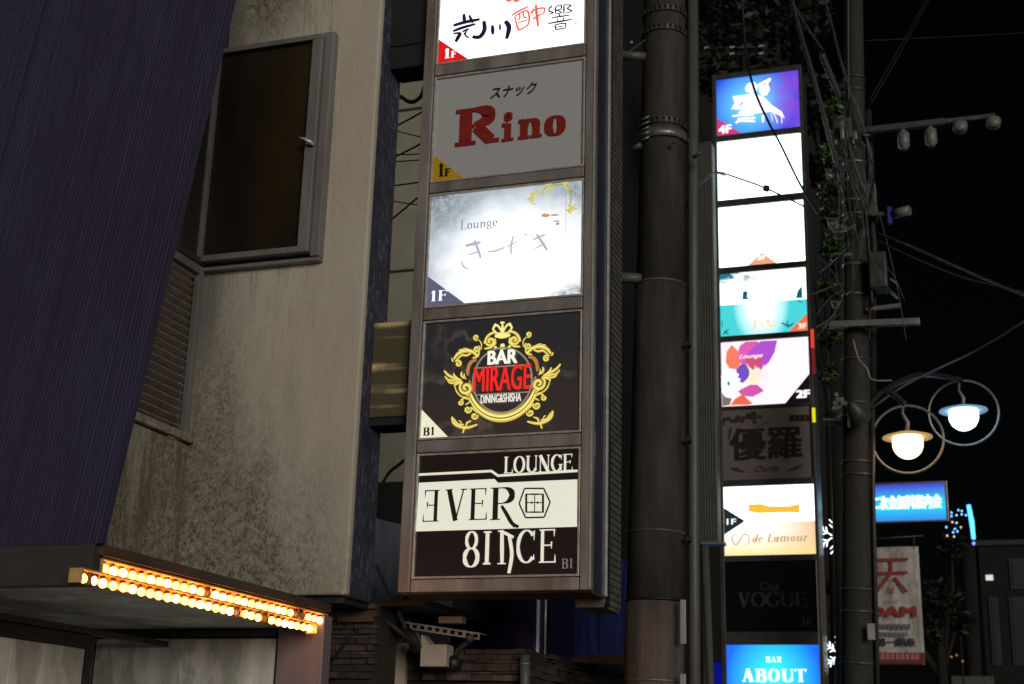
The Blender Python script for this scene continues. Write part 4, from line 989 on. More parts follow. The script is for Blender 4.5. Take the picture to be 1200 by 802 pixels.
# ================================================================== SIGN PYLON 2
S2 = 14.0; k2 = 14/13; XA, XB = -2.510, -1.606; OA, OB = -2.556, -1.572
p2 = thing('sign_pylon', 'far vertical stack sign of nine lit boxes beyond the thick pole', 'sign', (-2.05, 14.2, 0))
rows2 = [(6.886, 6.249), (6.180, 5.537), (5.458, 4.817), (4.750, 4.102), (4.042, 3.394), None, (2.609, 1.960), (1.899, 1.263)]
R2 = [(a*k2+1.6, b*k2+1.6) if a else None for a, b in [(r or (0, 0)) for r in rows2]]
R2[5] = (onY(848, 481, S2).z, onY(848, 563.5, S2).z)
R2.append((onY(851, 756, S2).z, onY(851, 836, S2).z)); R2[0] = (R2[0][0], R2[0][1])
box('casing', 'sign2', p2, OA+.01, OB-.02, S2+.03, S2+.40, 1.0, R2[0][0]+.06)
for a_, b_ in ((OA, XA-.002), (XB+.002, OB)): box('frame_post', 'sign2', p2, a_, b_, S2-.02, S2+.05, 1.0, R2[0][0]+.06, .004)
box('frame_bead', 'edge', p2, XB-.004, XB+.004, S2-.022, S2-.018, 1.0, R2[7][0], label='pale inner edge giving the lower frame a lit look')  # added bead: the lit frame edge is put into its pale colour
box('side_panel', 'sign2side', p2, OB-.018, OB-.004, S2+.06, S2+.42, 1.0, onX(960, 470, OB).z, .003, label='lower side in paler steel as if lit')  # lower side has paler steel than the upper: light put into its colour
box('side_panel', 'sign2', p2, OB-.018, OB-.004, S2+.06, S2+.42, onX(960, 470, OB).z+.004, R2[0][0]+.05, .003, label='dark upper side')
edges = [R2[0][0]+.06]+[v for r in R2 for v in r]+[1.0]
for i in range(0, len(edges), 2): box('frame_rail', 'sign2', p2, XA-.002, XB+.002, S2-.018, S2+.03, edges[i+1]+.002, edges[i]-.002, .003)
def face2(i, mat, label): return panel(p2, S2, XA, XB, R2[i][0], R2[i][1], mat, label)
def tri(pts, mat, par, lb=None, Y=S2, lift=0): A = MB(); A.poly([(x, Y-lift, z) for x, z in pts]); return A.build('floor_corner', mat, par, label=lb)
# 4F
def f4f(t):
    o = sep(t); q = N(t, 'ShaderNodeVectorMath', operation='DISTANCE'); t.links.new(pos(t), q.inputs[0]); q.inputs[1].default_value = (-2.12, S2, (R2[0][0]+R2[0][1])/2)
    c = mix(t, rng(t, q.outputs['Value'], .12, .48), (.12, .55, 1.0), (.012, .045, .55))
    pk = mul(t, rng(t, o[0], -2.05, -1.75), ramp(t, noise(t, (1, 1, 1), 3, 3), .3, .6))
    c = mix(t, mul(t, pk, .75), c, (.20, .05, .55))
    return c, 1.35
g1 = face2(0, backlit('blue_violet_face', f4f), 'blue and violet face with a white calligraphic figure')
T8 = dict(ox=830, oy=70, sc=8.017)
A = MB(); W1 = ink(255, 240, 255, 1.3)
px_poly(A, [(345, 265), (370, 225), (430, 210), (465, 240), (460, 290), (400, 318), (355, 300)], S2, **T8)
px_poly(A, [(470, 230), (580, 170), (592, 190), (560, 225), (580, 280), (550, 335), (500, 340), (480, 300)], S2, **T8)
px_poly(A, [(230, 345), (330, 335), (420, 320), (520, 350), (600, 430), (690, 490), (715, 545), (660, 520), (590, 490), (500, 500), (330, 520), (280, 500), (330, 460), (270, 470), (215, 465), (250, 410)], S2, **T8)
px_strokes(A, [([(225, 532), (330, 522), (430, 520)], 14), ([(275, 560), (440, 550)], 20), ([(258, 600), (300, 575), (440, 582)], 16), ([(515, 520), (515, 590)], 18), ([(600, 480), (640, 560), (650, 600)], 6), ([(640, 470), (685, 530), (690, 600)], 6), ([(690, 500), (715, 560)], 7), ([(590, 500), (605, 580)], 5)], S2, **T8)
A.build('calligraphy_art', W1, g1)
A = MB(); px_strokes(A, [([(330, 400), (290, 440)], 10), ([(540, 215), (510, 250)], 8), ([(400, 560), (300, 572)], 3)], S2, lift=.004, **T8)
for q in range(22):
    x, y = random.choice(((740, 220), (780, 350), (770, 420), (750, 570), (680, 290))); x += random.gauss(0, 25); y += random.gauss(0, 22)
    px_strokes(A, [([(x-7, y), (x+7, y+4)], random.uniform(6, 14))], S2, **T8)
A.build('flower_art', ink(160, 60, 190, 1.0), g1)
z_ = R2[0][1]; tri([(XA, z_), (XA+.27, z_), (XA, z_+.22)], ink(200, 60, 120, .9), g1, 'magenta corner triangle')
px_font('lettering', '4F', ink(255, 255, 255, 1.3), g1, S2, 842.5, 157, 857, 9, bold=.03, lift=.003)
g2 = face2(1, emis('white_lit_face_cool', (.80, 1.0, .94), 3.2), 'blank overexposed white face, second from the top')
g3 = face2(2, emis('white_lit_face_cool', (.86, 1.0, .95), 3.2), 'overexposed white face with a small orange triangle at its foot')
A = MB(); px_poly(A, [(876, 311.5), (893, 296), (911, 309)], S2, lift=.002); A.build('floor_corner', ink(240, 165, 130, 1.0), g3)
px_font('lettering', '3F', ink(255, 250, 240, 1.3), g3, S2, 888, 305, 897, 5, bold=.03, lift=.004)
# 3F teal
def f3f(t):
    o = sep(t); zc = (R2[3][0]+R2[3][1])/2
    q = N(t, 'ShaderNodeVectorMath', operation='DISTANCE'); t.links.new(mapped(t, (1, 1, .6)), q.inputs[0]); q.inputs[1].default_value = (-2.08, S2, zc*.6)
    teal = mix(t, rng(t, q.outputs['Value'], .02, .30), (1.4, 1.5, 1.5), (.05, .55, .58))
    top = mix(t, mul(t, ramp(t, noise(t, (1, 1, 1.5), 5, 4), .40, .52), mul(t, rng(t, o[2], zc+.18, zc+.30), rng(t, o[0], -2.02, -2.25))), (1.4, 1.45, 1.45), (.01, .14, .20))
    n = N(t, 'ShaderNodeMath', operation='GREATER_THAN'); t.links.new(o[2], n.inputs[0]); n.inputs[1].default_value = zc+.0
    return mix(t, n.outputs[0], teal, top), 1.25
g4 = face2(3, backlit('teal_sea_face', f3f), 'white and turquoise seaside face with an orange corner')
T9 = dict(ox=835, oy=305, sc=8.017)
A = MB(); px_poly(A, [(280, 370), (285, 300), (310, 290), (330, 300), (325, 350), (345, 370)], S2, **T9); px_poly(A, [(782, 360), (800, 290), (840, 240), (845, 355)], S2, **T9)
px_strokes(A, [([(100, 700), (150, 650)], 10), ([(110, 660), (150, 700)], 9), ([(650, 590), (720, 620), (760, 590)], 12), ([(700, 570), (715, 640)], 8), ([(90, 570), (92, 640)], 6), ([(130, 375), (165, 375)], 7), ([(800, 385), (850, 400)], 7)], S2, **T9)
A.build('harbour_art', ink(20, 90, 110, 1.0), g4)
A = MB(); px_strokes(A, [([(378, 200), (400, 150), (430, 140)], 9), ([(460, 215), (465, 165), (540, 150), (575, 170), (560, 210)], 9), ([(400, 560), (395, 640), (395, 660)], 16), ([(420, 600), (460, 590), (470, 620)], 10), ([(500, 620), (520, 560), (545, 620), (615, 612)], 10), ([(430, 625), (600, 612)], 8)], S2, **T9)
A.build('lettering', ink(255, 190, 140, 1.2), g4, label='orange script print')
z_ = R2[3][1]; tri([(XB-.20, z_), (XB, z_), (XB, z_+.19)], ink(240, 110, 70, 1.0), g4, 'orange corner triangle')
px_font('lettering', '3F', ink(255, 225, 210, 1.2), g4, S2, 935.5, 385.5, 945, 6, bold=.03, lift=.003)
# 2F
def f2f(t):
    o = sep(t)
    return mix(t, mul(t, ramp(t, noise(t, (1, 1, 1), 3.5, 3), .45, .7), rng(t, o[0], -2.0, -2.35)), (1.0, .88, .92), (.90, .42, .32)), 1.1
g5 = face2(4, backlit('pink_white_face', f2f), 'white and pink floral face with a black corner')
TA = dict(ox=835, oy=390, sc=8.44)
def pg(pts, colr, nm='flower_art', lift=.001, par=None, T=TA, Y=S2):
    A = MB(); px_poly(A, pts, Y, lift=lift, **T); return A.build(nm, colr, par or g5)
pg([(240, 230), (270, 130), (330, 90), (450, 86), (470, 140), (400, 230), (330, 320), (260, 300)], ink(215, 90, 170, 1.05))
pg([(340, 210), (420, 130), (480, 84), (640, 76), (615, 190), (560, 290), (480, 370), (400, 300)], ink(170, 80, 200, 1.05), lift=.0014)
pg([(140, 190), (190, 120), (250, 180), (290, 280), (250, 360), (170, 360), (130, 290)], ink(235, 120, 95, 1.05))
pg([(340, 230), (500, 250), (490, 320), (400, 370), (330, 310)], ink(200, 80, 120, 1.0), lift=.0018)
pg([(235, 360), (330, 270), (370, 330), (360, 440), (300, 500), (245, 470)], ink(110, 80, 190, 1.0))
pg([(250, 580), (370, 515), (440, 515), (510, 575), (400, 635), (300, 625)], ink(205, 85, 160, 1.05))
pg([(180, 715), (230, 650), (300, 610), (370, 680), (400, 705), (330, 715)], ink(225, 100, 80, 1.05), lift=.0014)
pg([(95, 470), (130, 450), (175, 500), (150, 560), (105, 550)], ink(40, 150, 150, 1.0), lift=.0022)
pg([(95, 600), (130, 640), (190, 650), (170, 715), (98, 725)], ink(120, 110, 105, 1.0))
A = MB()
for j in range(16):
    a = 2*pi*j/16; x, y = 175, 500; px_strokes(A, [([(x+30*cos(a), y+35*sin(a)), (x+105*cos(a+.1), y+145*sin(a+.1))], 34)], S2, lift=.0018, taper=.2, **TA)
A.build('daisy_art', ink(255, 250, 252, 1.2), g5)
A = MB(); px_strokes(A, [([(320, 500), (345, 470), (375, 400), (350, 330), (340, 310)], 10), ([(370, 490), (400, 420), (430, 330)], 9), ([(430, 330), (400, 420), (395, 500), (440, 450), (500, 350), (510, 320)], 11), ([(300, 505), (450, 500)], 6)], S2, lift=.003, **TA)
A.build('lettering', ink(250, 225, 150, 1.1), g5, label='gold script initial')
px_font('lettering', 'Lounge', ink(255, 235, 220, 1.1), g5, S2, 866, 422, 894, 6, bold=.01, shear=.5, lift=.003)
z_ = R2[4][1]; a = onY(920, 472.5, S2).x; tri([(a, z_), (XB, z_), (XB, z_+.30)], ink(22, 14, 20, .8), g5, 'black corner triangle')
px_font('lettering', '2F', ink(245, 245, 245, 1.1), g5, S2, 934, 466.5, 949, 8.5, bold=.05, lift=.003)
# 優羅
g6 = face2(5, plain('unlit_pinkish_acrylic', (.24, .20, .19), .5, 0, .1, 3, 0), 'unlit greyish face with two large dark characters')
TB = dict(ox=840, oy=475, sc=4.22)
px_font('lettering', '優羅', paint(42, 36, 36), g6, S2, 856.5, 540, 940, 37, bold=.022, lift=.003)
px_font('lettering', 'Darlis', paint(60, 48, 46), g6, S2, 884, 553.5, 914, 7, shear=.5, lift=.003)
A = MB()
for q in range(26):
    x, y = random.choice(((60, 80), (110, 70), (170, 60), (200, 65))); x += random.gauss(0, 14); y += random.gauss(0, 14)
    px_strokes(A, [([(x-10, y), (x, y-6), (x+10, y+3)], 12)], S2, taper=.3, **TB)
px_strokes(A, [([(70, 312), (100, 322), (140, 330)], 8), ([(90, 308), (120, 325)], 6), ([(350, 325), (385, 312), (425, 294)], 8), ([(380, 322), (410, 306)], 6), ([(70, 110), (60, 170)], 10), ([(195, 110), (260, 80)], 5)], S2, **TB)
A.build('floral_art', paint(75, 60, 60), g6)
illegible('lettering', paint(60, 25, 28), g6, S2, 925, 493.5, 950, 7, 4)
# 1F
def f1f(t):
    o = sep(t); zc = (R2[6][0]+R2[6][1])/2-.02
    gold = mix(t, rng(t, o[0], -2.15, -1.62), (1.4, 1.35, 1.2), (.95, .62, .38))
    gold = mix(t, mul(t, rng(t, o[2], zc-.10, zc-.33), .9), gold, (1.0, .78, .28))
    n = N(t, 'ShaderNodeMath', operation='GREATER_THAN'); t.links.new(o[2], n.inputs[0]); n.inputs[1].default_value = zc
    return mix(t, n.outputs[0], gold, (2.4, 2.4, 2.3)), 1.0
g7 = face2(6, backlit('white_gold_face', f1f), 'bright face split into white above and gold below')
A = MB(); px_poly(A, [(35, 508), (140, 573), (38, 640)], S2, lift=.002, **TB); A.build('floor_arrow', ink(30, 42, 46, 1.0), g7, label='dark arrow pointing right')
px_font('lettering', '1F', ink(245, 250, 250, 1.1), g7, S2, 852, 615, 862.5, 6.5, bold=.02, lift=.004)
A = MB(); px_poly(A, [(155, 492), (215, 488), (260, 500), (360, 500), (380, 494), (410, 490), (410, 532), (330, 530), (200, 535), (160, 526)], S2, lift=.003, **TB); A.build('lettering', ink(255, 178, 60, 1.15), g7, label='blurred orange word')
A = MB(); serif_text(A, 'de Lamour', S2, onY(881, 637, S2).x, onY(946, 637, S2).x, onY(881, 636, S2).z, .085, T=.16, t=.06, slant=.25, lift=.003)
A.build('lettering', ink(196, 160, 130, 1.0), g7)
A = MB(); px_strokes(A, [([(98, 642), (80, 645), (76, 668), (92, 690), (112, 675), (125, 650), (140, 638), (158, 650), (158, 680), (142, 692)], 5)], S2, lift=.003, **TB); A.build('lettering', ink(180, 165, 150, 1.0), g7, label='looped emblem')
A = MB(); px_strokes(A, [([(140, 574), (478, 566)], 2)], S2, curve=False, taper=1, **TB); A.build('seam_line', ink(90, 85, 70, 1.0), g7)
# VOGUE
g8 = face2(7, plain('unlit_black_face', (.006, .006, .009), .25, 0, .1, 3, 0), 'unlit black face with faint outlined lettering')
TC = dict(ox=780, oy=602, sc=4)
A = MB(); px_serif(A, 'VOGUE', S2, 864.5, 711.5, 945, 17, T=.10, t=.035, lift=.002); px_serif(A, 'VOGUE', S2, 866.5, 711.5, 947, 17, T=.05, t=.03, lift=.003)
px_serif(A, 'Club', S2, 891, 692, 915, 9.5, T=.14, t=.05); px_font('lettering', '3F', paint(60, 60, 68), g8, S2, 939, 735, 951, 10, lift=.003)
A.build('lettering', paint(62, 62, 70), g8)
# ABOUT
def fab(t):
    o = sep(t); q = N(t, 'ShaderNodeVectorMath', operation='DISTANCE'); t.links.new(mapped(t, (1, 1, .8)), q.inputs[0]); q.inputs[1].default_value = (-2.06, S2, (onY(905, 800, S2).z)*.8)
    return mix(t, rng(t, q.outputs['Value'], .12, .47), (.03, .72, 1.0), (.005, .12, .82)), 1.3
g9 = face2(8, backlit('cyan_blue_face', fab), 'cyan and blue lit face with white serif name at the bottom')
A = MB(); px_serif(A, 'BAR', S2, 897.5, 776.5, 916, 7, T=.2, t=.07, gap=.14, lift=.003); px_serif(A, 'ABOUT', S2, 870, 799, 945, 15, T=.22, t=.08, gap=.1, lift=.003)
A.build('lettering', ink(225, 255, 255, 1.3), g9)
for (x, ya, yb_, colr, lb) in ((953.3, 478, 495, (225, 220, 20), 'yellow strip on the frame'), (951.5, 386, 408, (225, 70, 45), 'red strip on the frame'), (952.5, 408, 438, (110, 30, 30), 'dark red strip on the frame')):  # small strips of emissive colour on the frame front
    a = onY(x, ya, S2-.03); b = onY(x, yb_, S2-.03); box('frame_strip', ink(*colr, .9), p2, a.x-.017, a.x+.017, S2-.03, S2-.024, b.z, a.z, label=lb)
# deep blue sign behind
bs = thing('blue_glow_sign', 'deep blue lit board low behind the left edge of the far sign', 'sign', (-2.7, 14.9, 0))
a = onY(827, 775, 14.9); b = onY(853, 840, 14.9)
bb_ = box('board', 'sign2', bs, a.x, b.x, 14.9, 15.0, b.z, a.z); box('lit_face', emis('deep_blue_lit', (.005, .006, .25), .8), bs, a.x+.01, b.x-.01, 14.885, 14.899, b.z+.01, a.z-.012)

# ================================================================== FAR UTILITY POLE
def onQ(x, y, Y): return onY(x, y, Y*.82)
def pq(x, y, Y): return tuple(onQ(x, y, Y))
u2 = thing('utility_pole', 'far concrete utility pole cluttered with clamps, cables and crossarms', 'pole', (-1.05, 12.3, 0))
cb, ct = onQ(1006, 800, 15), onQ(1000.5, 0, 15)
def ax2(z): return Vector((cb.x+(ct.x-cb.x)*(z-cb.z)/(ct.z-cb.z), 12.3, z))
def rd2(z): return .144-.0092*(z-2.37)
MB().tube([ax2(z*1.3) for z in range(10)], [rd2(z*1.3) for z in range(10)], 32).build('pole_shaft', 'conc2', u2)
for yy, mt in ((694, 'galv_dark'), (720, 'galv_dark'), (780, 'galv_dark'), (560, 'galv_dark'), (425, 'galv_dark'), (315, 'galv'), (256, 'galv'), (240, 'galv'), (195, 'galv'), (350, 'galv'), (110, 'galv_dark'), (95, 'galv_dark'), (545, 'galv_dark')):
    z_ = onQ(1000, yy, 15).z; MB().tube([ax2(z_), ax2(z_+.025)], [rd2(z_)+.010]*2, 24).build('band', mt, u2)
def clampbox(x0, y0, x1, y1, Y, mat, nm='clamp_block', dy=.12):
    a = onQ(x0, y0, Y); b = onQ(x1, y1, Y); return box(nm, mat, u2, a.x, b.x, Y*.82-dy, Y*.82, b.z, a.z, .01)
clampbox(979, 145, 1000, 168, 14.85, 'galv_dark'); clampbox(985, 148, 991, 170, 14.7, 'galv'); clampbox(1000, 160, 1006, 170, 14.72, 'galv')
clampbox(1020, 305, 1042, 345, 14.95, 'galv_dark', 'equipment_box', .22); clampbox(1012, 225, 1030, 262, 15.1, 'galv_dark', 'equipment_box', .2)
def loop(x, y, w_, h, Y=14.75):
    pts = [pq(x-w_, y-h, Y), pq(x+w_, y-h*.8, Y), pq(x+w_, y+h, Y), pq(x-w_*.6, y+h, Y)]
    MB().tube(pts, .012, 6, True).build('shackle', 'galv', u2)
for x, y, w_, h in ((972, 158, 4, 5), (972, 203, 5, 5), (975, 262, 6, 6), (980, 268, 8, 4), (978, 357, 4, 4), (990, 205, 4, 6)): loop(x, y, w_, h)
mb = MB()
for _ in range(26):
    x, y = random.choice(((982, 200), (995, 262), (1000, 285), (990, 345), (1005, 170), (1010, 255), (990, 475), (1005, 480))); x += random.gauss(0, 7); y += random.gauss(0, 7)
    a = onQ(x, y, 14.75); mb.obox(a, (random.uniform(.01, .04), 0, random.uniform(-.01, .02)), (0, .02, 0), (0, 0, random.uniform(.006, .02)))
mb.build('clamp_hardware', 'galv', u2, kind='stuff')
def bar(x0, y0, x1, y1, Y, r_, mat, nm='crossarm'):
    a, b = onQ(x0, y0, Y), onQ(x1, y1, Y); c = (a+b)/2; dx = (b-a)/2
    return MB().obox(c, dx, (0, r_*.82, 0), (0, 0, r_*.82)).build(nm, mat, u2, .004)
bar(972, 381, 1078, 377, 14.75, .035, 'galv'); bar(1015, 363, 1056, 358, 14.85, .022, 'galv')
ca = bar(1010, 154, 1107, 143, 14.8, .035, 'galv_dark'); bar(1107, 143, 1166, 136, 14.8, .026, 'galv_dark')
bar(964, 487, 986, 487, 15.0, .045, 'galv_dark'); bar(964, 497, 986, 497, 15.0, .012, 'ledge')
for x, y in ((1059, 164), (1091, 160)):
    q = onQ(x, y, 14.8); MB().lathe(q, [(.0, -.10), (.035, -.10), (.03, -.085), (.052, -.07), (.052, .06), (.035, .075), (.02, .09), (.02, .13), (.0, .13)], 16).build('insulator', 'porcelain', u2)
for x, y in ((1125, 149), (1164, 144)):
    q = onQ(x, y, 14.75); MB().lathe(q, [(.0, -.05), (.055, -.045), (.065, -.02), (.05, -.005), (.065, .01), (.065, .03), (.03, .05), (.0, .05)], 16, Vector((.1, -1, .3))).build('insulator', 'porcelain', u2)
q = onQ(1057, 250, 14.8); MB().tube([q+Vector((-.07, 0, 0)), q+Vector((.07, -.05, 0))], .045, 12).build('street_camera', 'porcelain', u2)
q = onQ(1043, 253, 14.8); MB().obox(q, (.02, 0, 0), (0, .02, 0), (0, 0, .08)).build('blue_strap', plain('blue_plastic', (.02, .05, .30), .5), u2)
bar(1020, 252, 1050, 250, 14.85, .02, 'galv_dark', 'camera_arm')
for x, y in ((1048, 331), (1048, 347)): bar(x-5, y-4, x+4, y+3, 14.8, .016, 'galv', 'terminal')
q = onQ(1005, 487, 14.7); MB().lathe(q, [(.02, .14), (.05, .10), (.12, -.05), (.11, -.05), (.03, .06)], 18, Vector((-.35, -.6, .75))).build('horn_speaker', 'galv_dark', u2)
a = onQ(1016.5, 731, 14.75); b = onQ(1026, 750, 14.75); box('pole_label', 'white_plate', u2, a.x, b.x, 12.09, 12.10, b.z, a.z)
MB().tube([onQ(1023, 480, 14.9), onQ(1023, 570, 14.9), onQ(1029, 820, 14.9)], .018, 8).build('conduit', 'galv_dark', u2)
MB().tube([onQ(1020, 345, 14.8), onQ(1019, 400, 14.8)], .008, 6).build('conduit', 'ledge', u2)
MB().tube([onQ(1017, 130, 15), onQ(1020, 200, 15), onQ(1024, 300, 15), onQ(1022, 470, 15.1)], .035, 8).build('cable_riser', 'dark', u2)

# cables, each its own thing
W = [('black service cable crossing the top faces of the far sign', [(868, -30, 12), (874, 60, 12.3), (884, 105, 12.6), (900, 142, 13), (915, 170, 13.3), (937, 215, 13.7), (958, 250, 14.2)], .013, 'cable'),
 ('thick dark cable leaving the far pole at upper left', [(925, -10, 13), (938, 40, 13.5), (953, 90, 14), (972, 160, 14.5), (990, 225, 14.8)], .026, 'cable_grey'),
 ('pale thin cable above the sleeved brace', [(925, -5, 13.5), (945, 30, 14), (966, 61, 14.4)], .010, 'cable_grey'),
 ('grey sleeve slanting down to the far pole', [(963, 64, 14.4), (974, 90, 14.6), (984, 114, 14.8)], .040, 'conduit'),
 ('cable curving down the front of the far pole', [(963, -10, 13.6), (975, 30, 14), (985, 70, 14.4), (998, 110, 14.7), (1012, 150, 14.8), (1023, 192, 14.85)], .014, 'cable_grey'),
 ('vertical drop wire with ring clamps on the far pole', [(994, -10, 14.7), (994, 60, 14.75), (995, 120, 14.8)], .010, 'cable_grey'),
 ('upper one of two parallel guy wires at the top right', [(1088, -5, 14), (1052, 60, 14.5), (1017, 121, 14.9)], .006, 'cable_grey'),
 ('lower one of two parallel guy wires at the top right', [(1091, -5, 14), (1056, 60, 14.5), (1019, 125, 14.9)], .006, 'cable_grey'),
 ('cable loop running from the thick pole over the second lit face', [(804, 242, 10), (815, 222, 10.5), (830, 208, 11.5), (842, 202, 12.5), (865, 209, 13.2), (898, 221, 13.6), (942, 242, 13.9)], .010, 'cable'),
 ('faint doubled cable below the cable loop', [(806, 236, 10), (818, 216, 10.5), (835, 203, 11.5), (850, 206, 12.8)], .008, 'cable_grey'),
 ('grey cable running right from the far pole into the dark', [(1028, 274, 14.9), (1060, 286, 14), (1110, 308, 13), (1160, 330, 12), (1215, 352, 11)], .013, 'cable_grey'),
 ('second fainter cable running right from the far pole', [(1028, 282, 14.9), (1070, 302, 14), (1130, 326, 13), (1215, 346, 12)], .009, 'cable_grey'),
 ('sagging dark cable over the street lamps', [(1022, 478, 15.2), (1060, 452, 15.6), (1100, 432, 16), (1150, 408, 16), (1215, 368, 15)], .014, 'cable_grey'),
 ('curled white wire end on the far pole', [(1000, 398, 14.7), (1006, 420, 14.7), (1016, 432, 14.7), (1022, 445, 14.7), (1045, 446, 14.7)], .007, 'white_plastic'),
 ('slack black cable below the crossarm clutter', [(960, 322, 14.3), (985, 300, 14.6), (1005, 275, 14.8), (1020, 240, 14.8), (1024, 200, 14.9)], .012, 'cable'),
 ('messy cable bundle twisting down the far pole', [(985, 165, 14.6), (998, 210, 14.6), (1012, 240, 14.7), (1018, 290, 14.7), (1022, 360, 14.8)], .022, 'cable'),
 ('cable falling beside the bundle on the far pole', [(990, 150, 14.6), (1004, 200, 14.6), (1016, 236, 14.7), (1012, 280, 14.7)], .012, 'cable_grey'),
 ('thin wire crossing the sky above the insulators', [(1010, 48, 15), (1100, 44, 14.5), (1215, 38, 14)], .004, 'cable_grey'),
 ('bracing wire hanging between far pole and far sign', [(952, 345, 14.3), (970, 338, 14.5), (990, 332, 14.8)], .008, 'cable_grey'),
 ('slanting wire behind the far sign edge', [(955, 385, 14.4), (975, 372, 14.6), (986, 352, 14.8)], .007, 'cable_grey')]
for lb, pts, r_, mt in W: wire('cable', lb, [pp(p[0], p[1], p[2]*.82) for p in pts], r_*.78, mt)
tg = MB()
for k_ in range(16):
    x0 = random.uniform(978, 1012); x1 = x0+random.uniform(-6, 20); y0 = random.choice((120, 150, 200, 240)); y1 = y0+random.uniform(60, 170)
    tg.tube(smooth([pp(x0, y0, 12.0), pp((x0+x1)/2+random.uniform(-10, 10), (y0+y1)/2, 11.85), pp(x1+random.uniform(-6, 8), y1-20, 11.9), pp(x1, y1, 12.05)], 5), .0032, 5)
for q_ in (((955, 372), (972, 350), (988, 340)), ((954, 400), (970, 380), (986, 366)), ((958, 300), (975, 318), (990, 345)), ((1025, 300), (1045, 320), (1060, 352)), ((1018, 290), (1035, 330), (1050, 345)), ((1010, 200), (1030, 250), (1050, 330), (1062, 400)), ((990, 160), (975, 200), (962, 230)), ((960, 60), (985, 130), (1000, 200)), ((1000, 100), (1018, 180), (1015, 260))):
    tg.tube(smooth([pp(x, y, 12.0) for x, y in q_], 5), .0038, 5)
o = tg.build('wire_tangle', 'cable_grey', kind='stuff'); o['label'] = 'tangle of thin slack wires round the upper far pole'; o['category'] = 'wires'
o = MB().obox(onY(898, 221, 11.12), (.022, 0, -.006), (0, .02, 0), (.006, 0, .022)).build('cable_joint', 'dark'); o['label'] = 'small black joint on the cable loop over the second lit face'; o['category'] = 'clamp'
for k_, (x, y) in enumerate(((828, 56), (858, 55.5), (892, 54), (858, 63), (892, 62.5))):
    o = MB().obox(onY(x, y, 11.5), (.022, 0, 0), (0, .01, 0), (0, 0, .006)).build('wire_marker', 'white_plate'); o['category'] = 'clamp'
    o['label'] = ('single pale marker nearest the thick pole above the far sign', 'upper middle pale wire marker above the far sign', 'upper right pale wire marker above the far sign', 'lower middle pale wire marker above the far sign', 'lower right pale wire marker above the far sign')[k_]
for k_, ys in enumerate(((56, 55.5, 54), (56, 63, 62.5))):
    wire('cable', ('upper', 'lower')[k_]+' marker-bearing wire above the far sign', [pp(815, ys[0]+1, 11.5), pp(858, ys[1], 11.5), pp(900, ys[2], 11.5)], .003, 'cable')

# ================================================================== STREET LAMPS
def street_lamp(x, y, Y, rad_px, colr, label, armfrom, s):
    c = onY(x, y, Y); r_ = abs(onY(x+rad_px, y, Y).x-c.x)
    t = thing('street_lamp', label, 'lamp', (c.x, Y, 0), None)
    q = [(c.x+r_*cos(2*pi*i/56), Y, c.z+r_*sin(2*pi*i/56)) for i in range(56)]
    MB().tube(q, .011, 8, True).build('ring', 'lampmetal', t)
    g = onY(x, y-4, Y)           # plate level
    pr = r_*.70
    MB().lathe((c.x, Y, g.z-.005), [(.0, .028), (pr*.55, .025), (pr, -.005), (pr, -.014), (pr*.5, -.004), (0, -.004)], 36).build('shade', emis('lamp_glass_rim', colr, .35), t)
    gr = r_*.43
    prof = [(gr*.9, -.005), (gr*1.0, -.03)]+[(gr*cos(a*pi/20), -.075-gr*1.0*sin(a*pi/20)) for a in range(0, 10)]+[(.0005, -.075-gr*1.0)]
    MB().lathe((c.x, Y, g.z), prof, 32).build('globe', emis('lamp_glow', colr, s), t)
    MB().tube([(c.x, Y, g.z+.02), (c.x+.01, Y, g.z+.12), (c.x-.03, Y, g.z+.20), (c.x-.02, Y, c.z+r_)], [.02, .02, .012, .012], 8).build('stem', 'lampmetal', t)
    a = armfrom; top = Vector((c.x, Y, c.z+r_+.01))
    MB().tube(smooth([tuple(a), tuple(a.lerp(top, .5)+Vector((0, 0, .14))), tuple(top)], 8), .028, 8).build('arm', 'dark', t)
    return t
l1 = street_lamp(1063.5, 515, 12.25, 42.5, (1, .66, .30), 'warm yellow ringed street lamp just right of the far pole', onY(1016, 478, 12.3), 5)
l2 = street_lamp(1129, 484, 14.6, 41.5, (.42, .72, 1.0), 'cool white ringed street lamp at the far right', onY(1016, 470, 12.4), 7)

# ================================================================== BLUE BOARD and BANNER
sb = thing('blue_lit_board', 'horizontal blue lit board with blown-out white lettering under the warm lamp', 'sign', (-.8, 16.5, 0))
a = onY(1018, 566, 16.5); b = onY(1112.5, 611, 16.5); a2 = onY(1112.5, 563, 16.5)
box('board_frame', 'sign2side', sb, a.x, b.x, 16.5, 16.62, b.z, a2.z, .006)
def fbb(t):
    o = sep(t); zc = (a2.z+b.z)/2-.05
    n = N(t, 'ShaderNodeMath', operation='SUBTRACT'); t.links.new(o[2], n.inputs[0]); n.inputs[1].default_value = zc
    ab_ = N(t, 'ShaderNodeMath', operation='ABSOLUTE'); t.links.new(n.outputs[0], ab_.inputs[0])
    return mix(t, rng(t, ab_.outputs[0], .0, .24), (.0, .62, 1.0), (.04, .05, .60)), 1.1
fbd = box('lit_face', backlit('blue_board_face', fbb), sb, a.x+.02, b.x-.03, 16.488, 16.499, b.z+.02, a2.z-.03)
px_font('lettering', '二次会無料案内会', ink(225, 250, 255, 2.2), fbd, 16.488, 1022, 597.5, 1103, 15, bold=.035, lift=.004)
px_font('lettering', '二次会無料案内会', ink(120, 225, 255, 1.2), fbd, 16.488, 1021, 598.5, 1104, 17, bold=.10, lift=.002, label='blue rim around the lettering')
bn = thing('hanging_banner', 'creased off-white karaoke banner partly hidden by the far pole', 'banner', (-1.0, 16, 0))
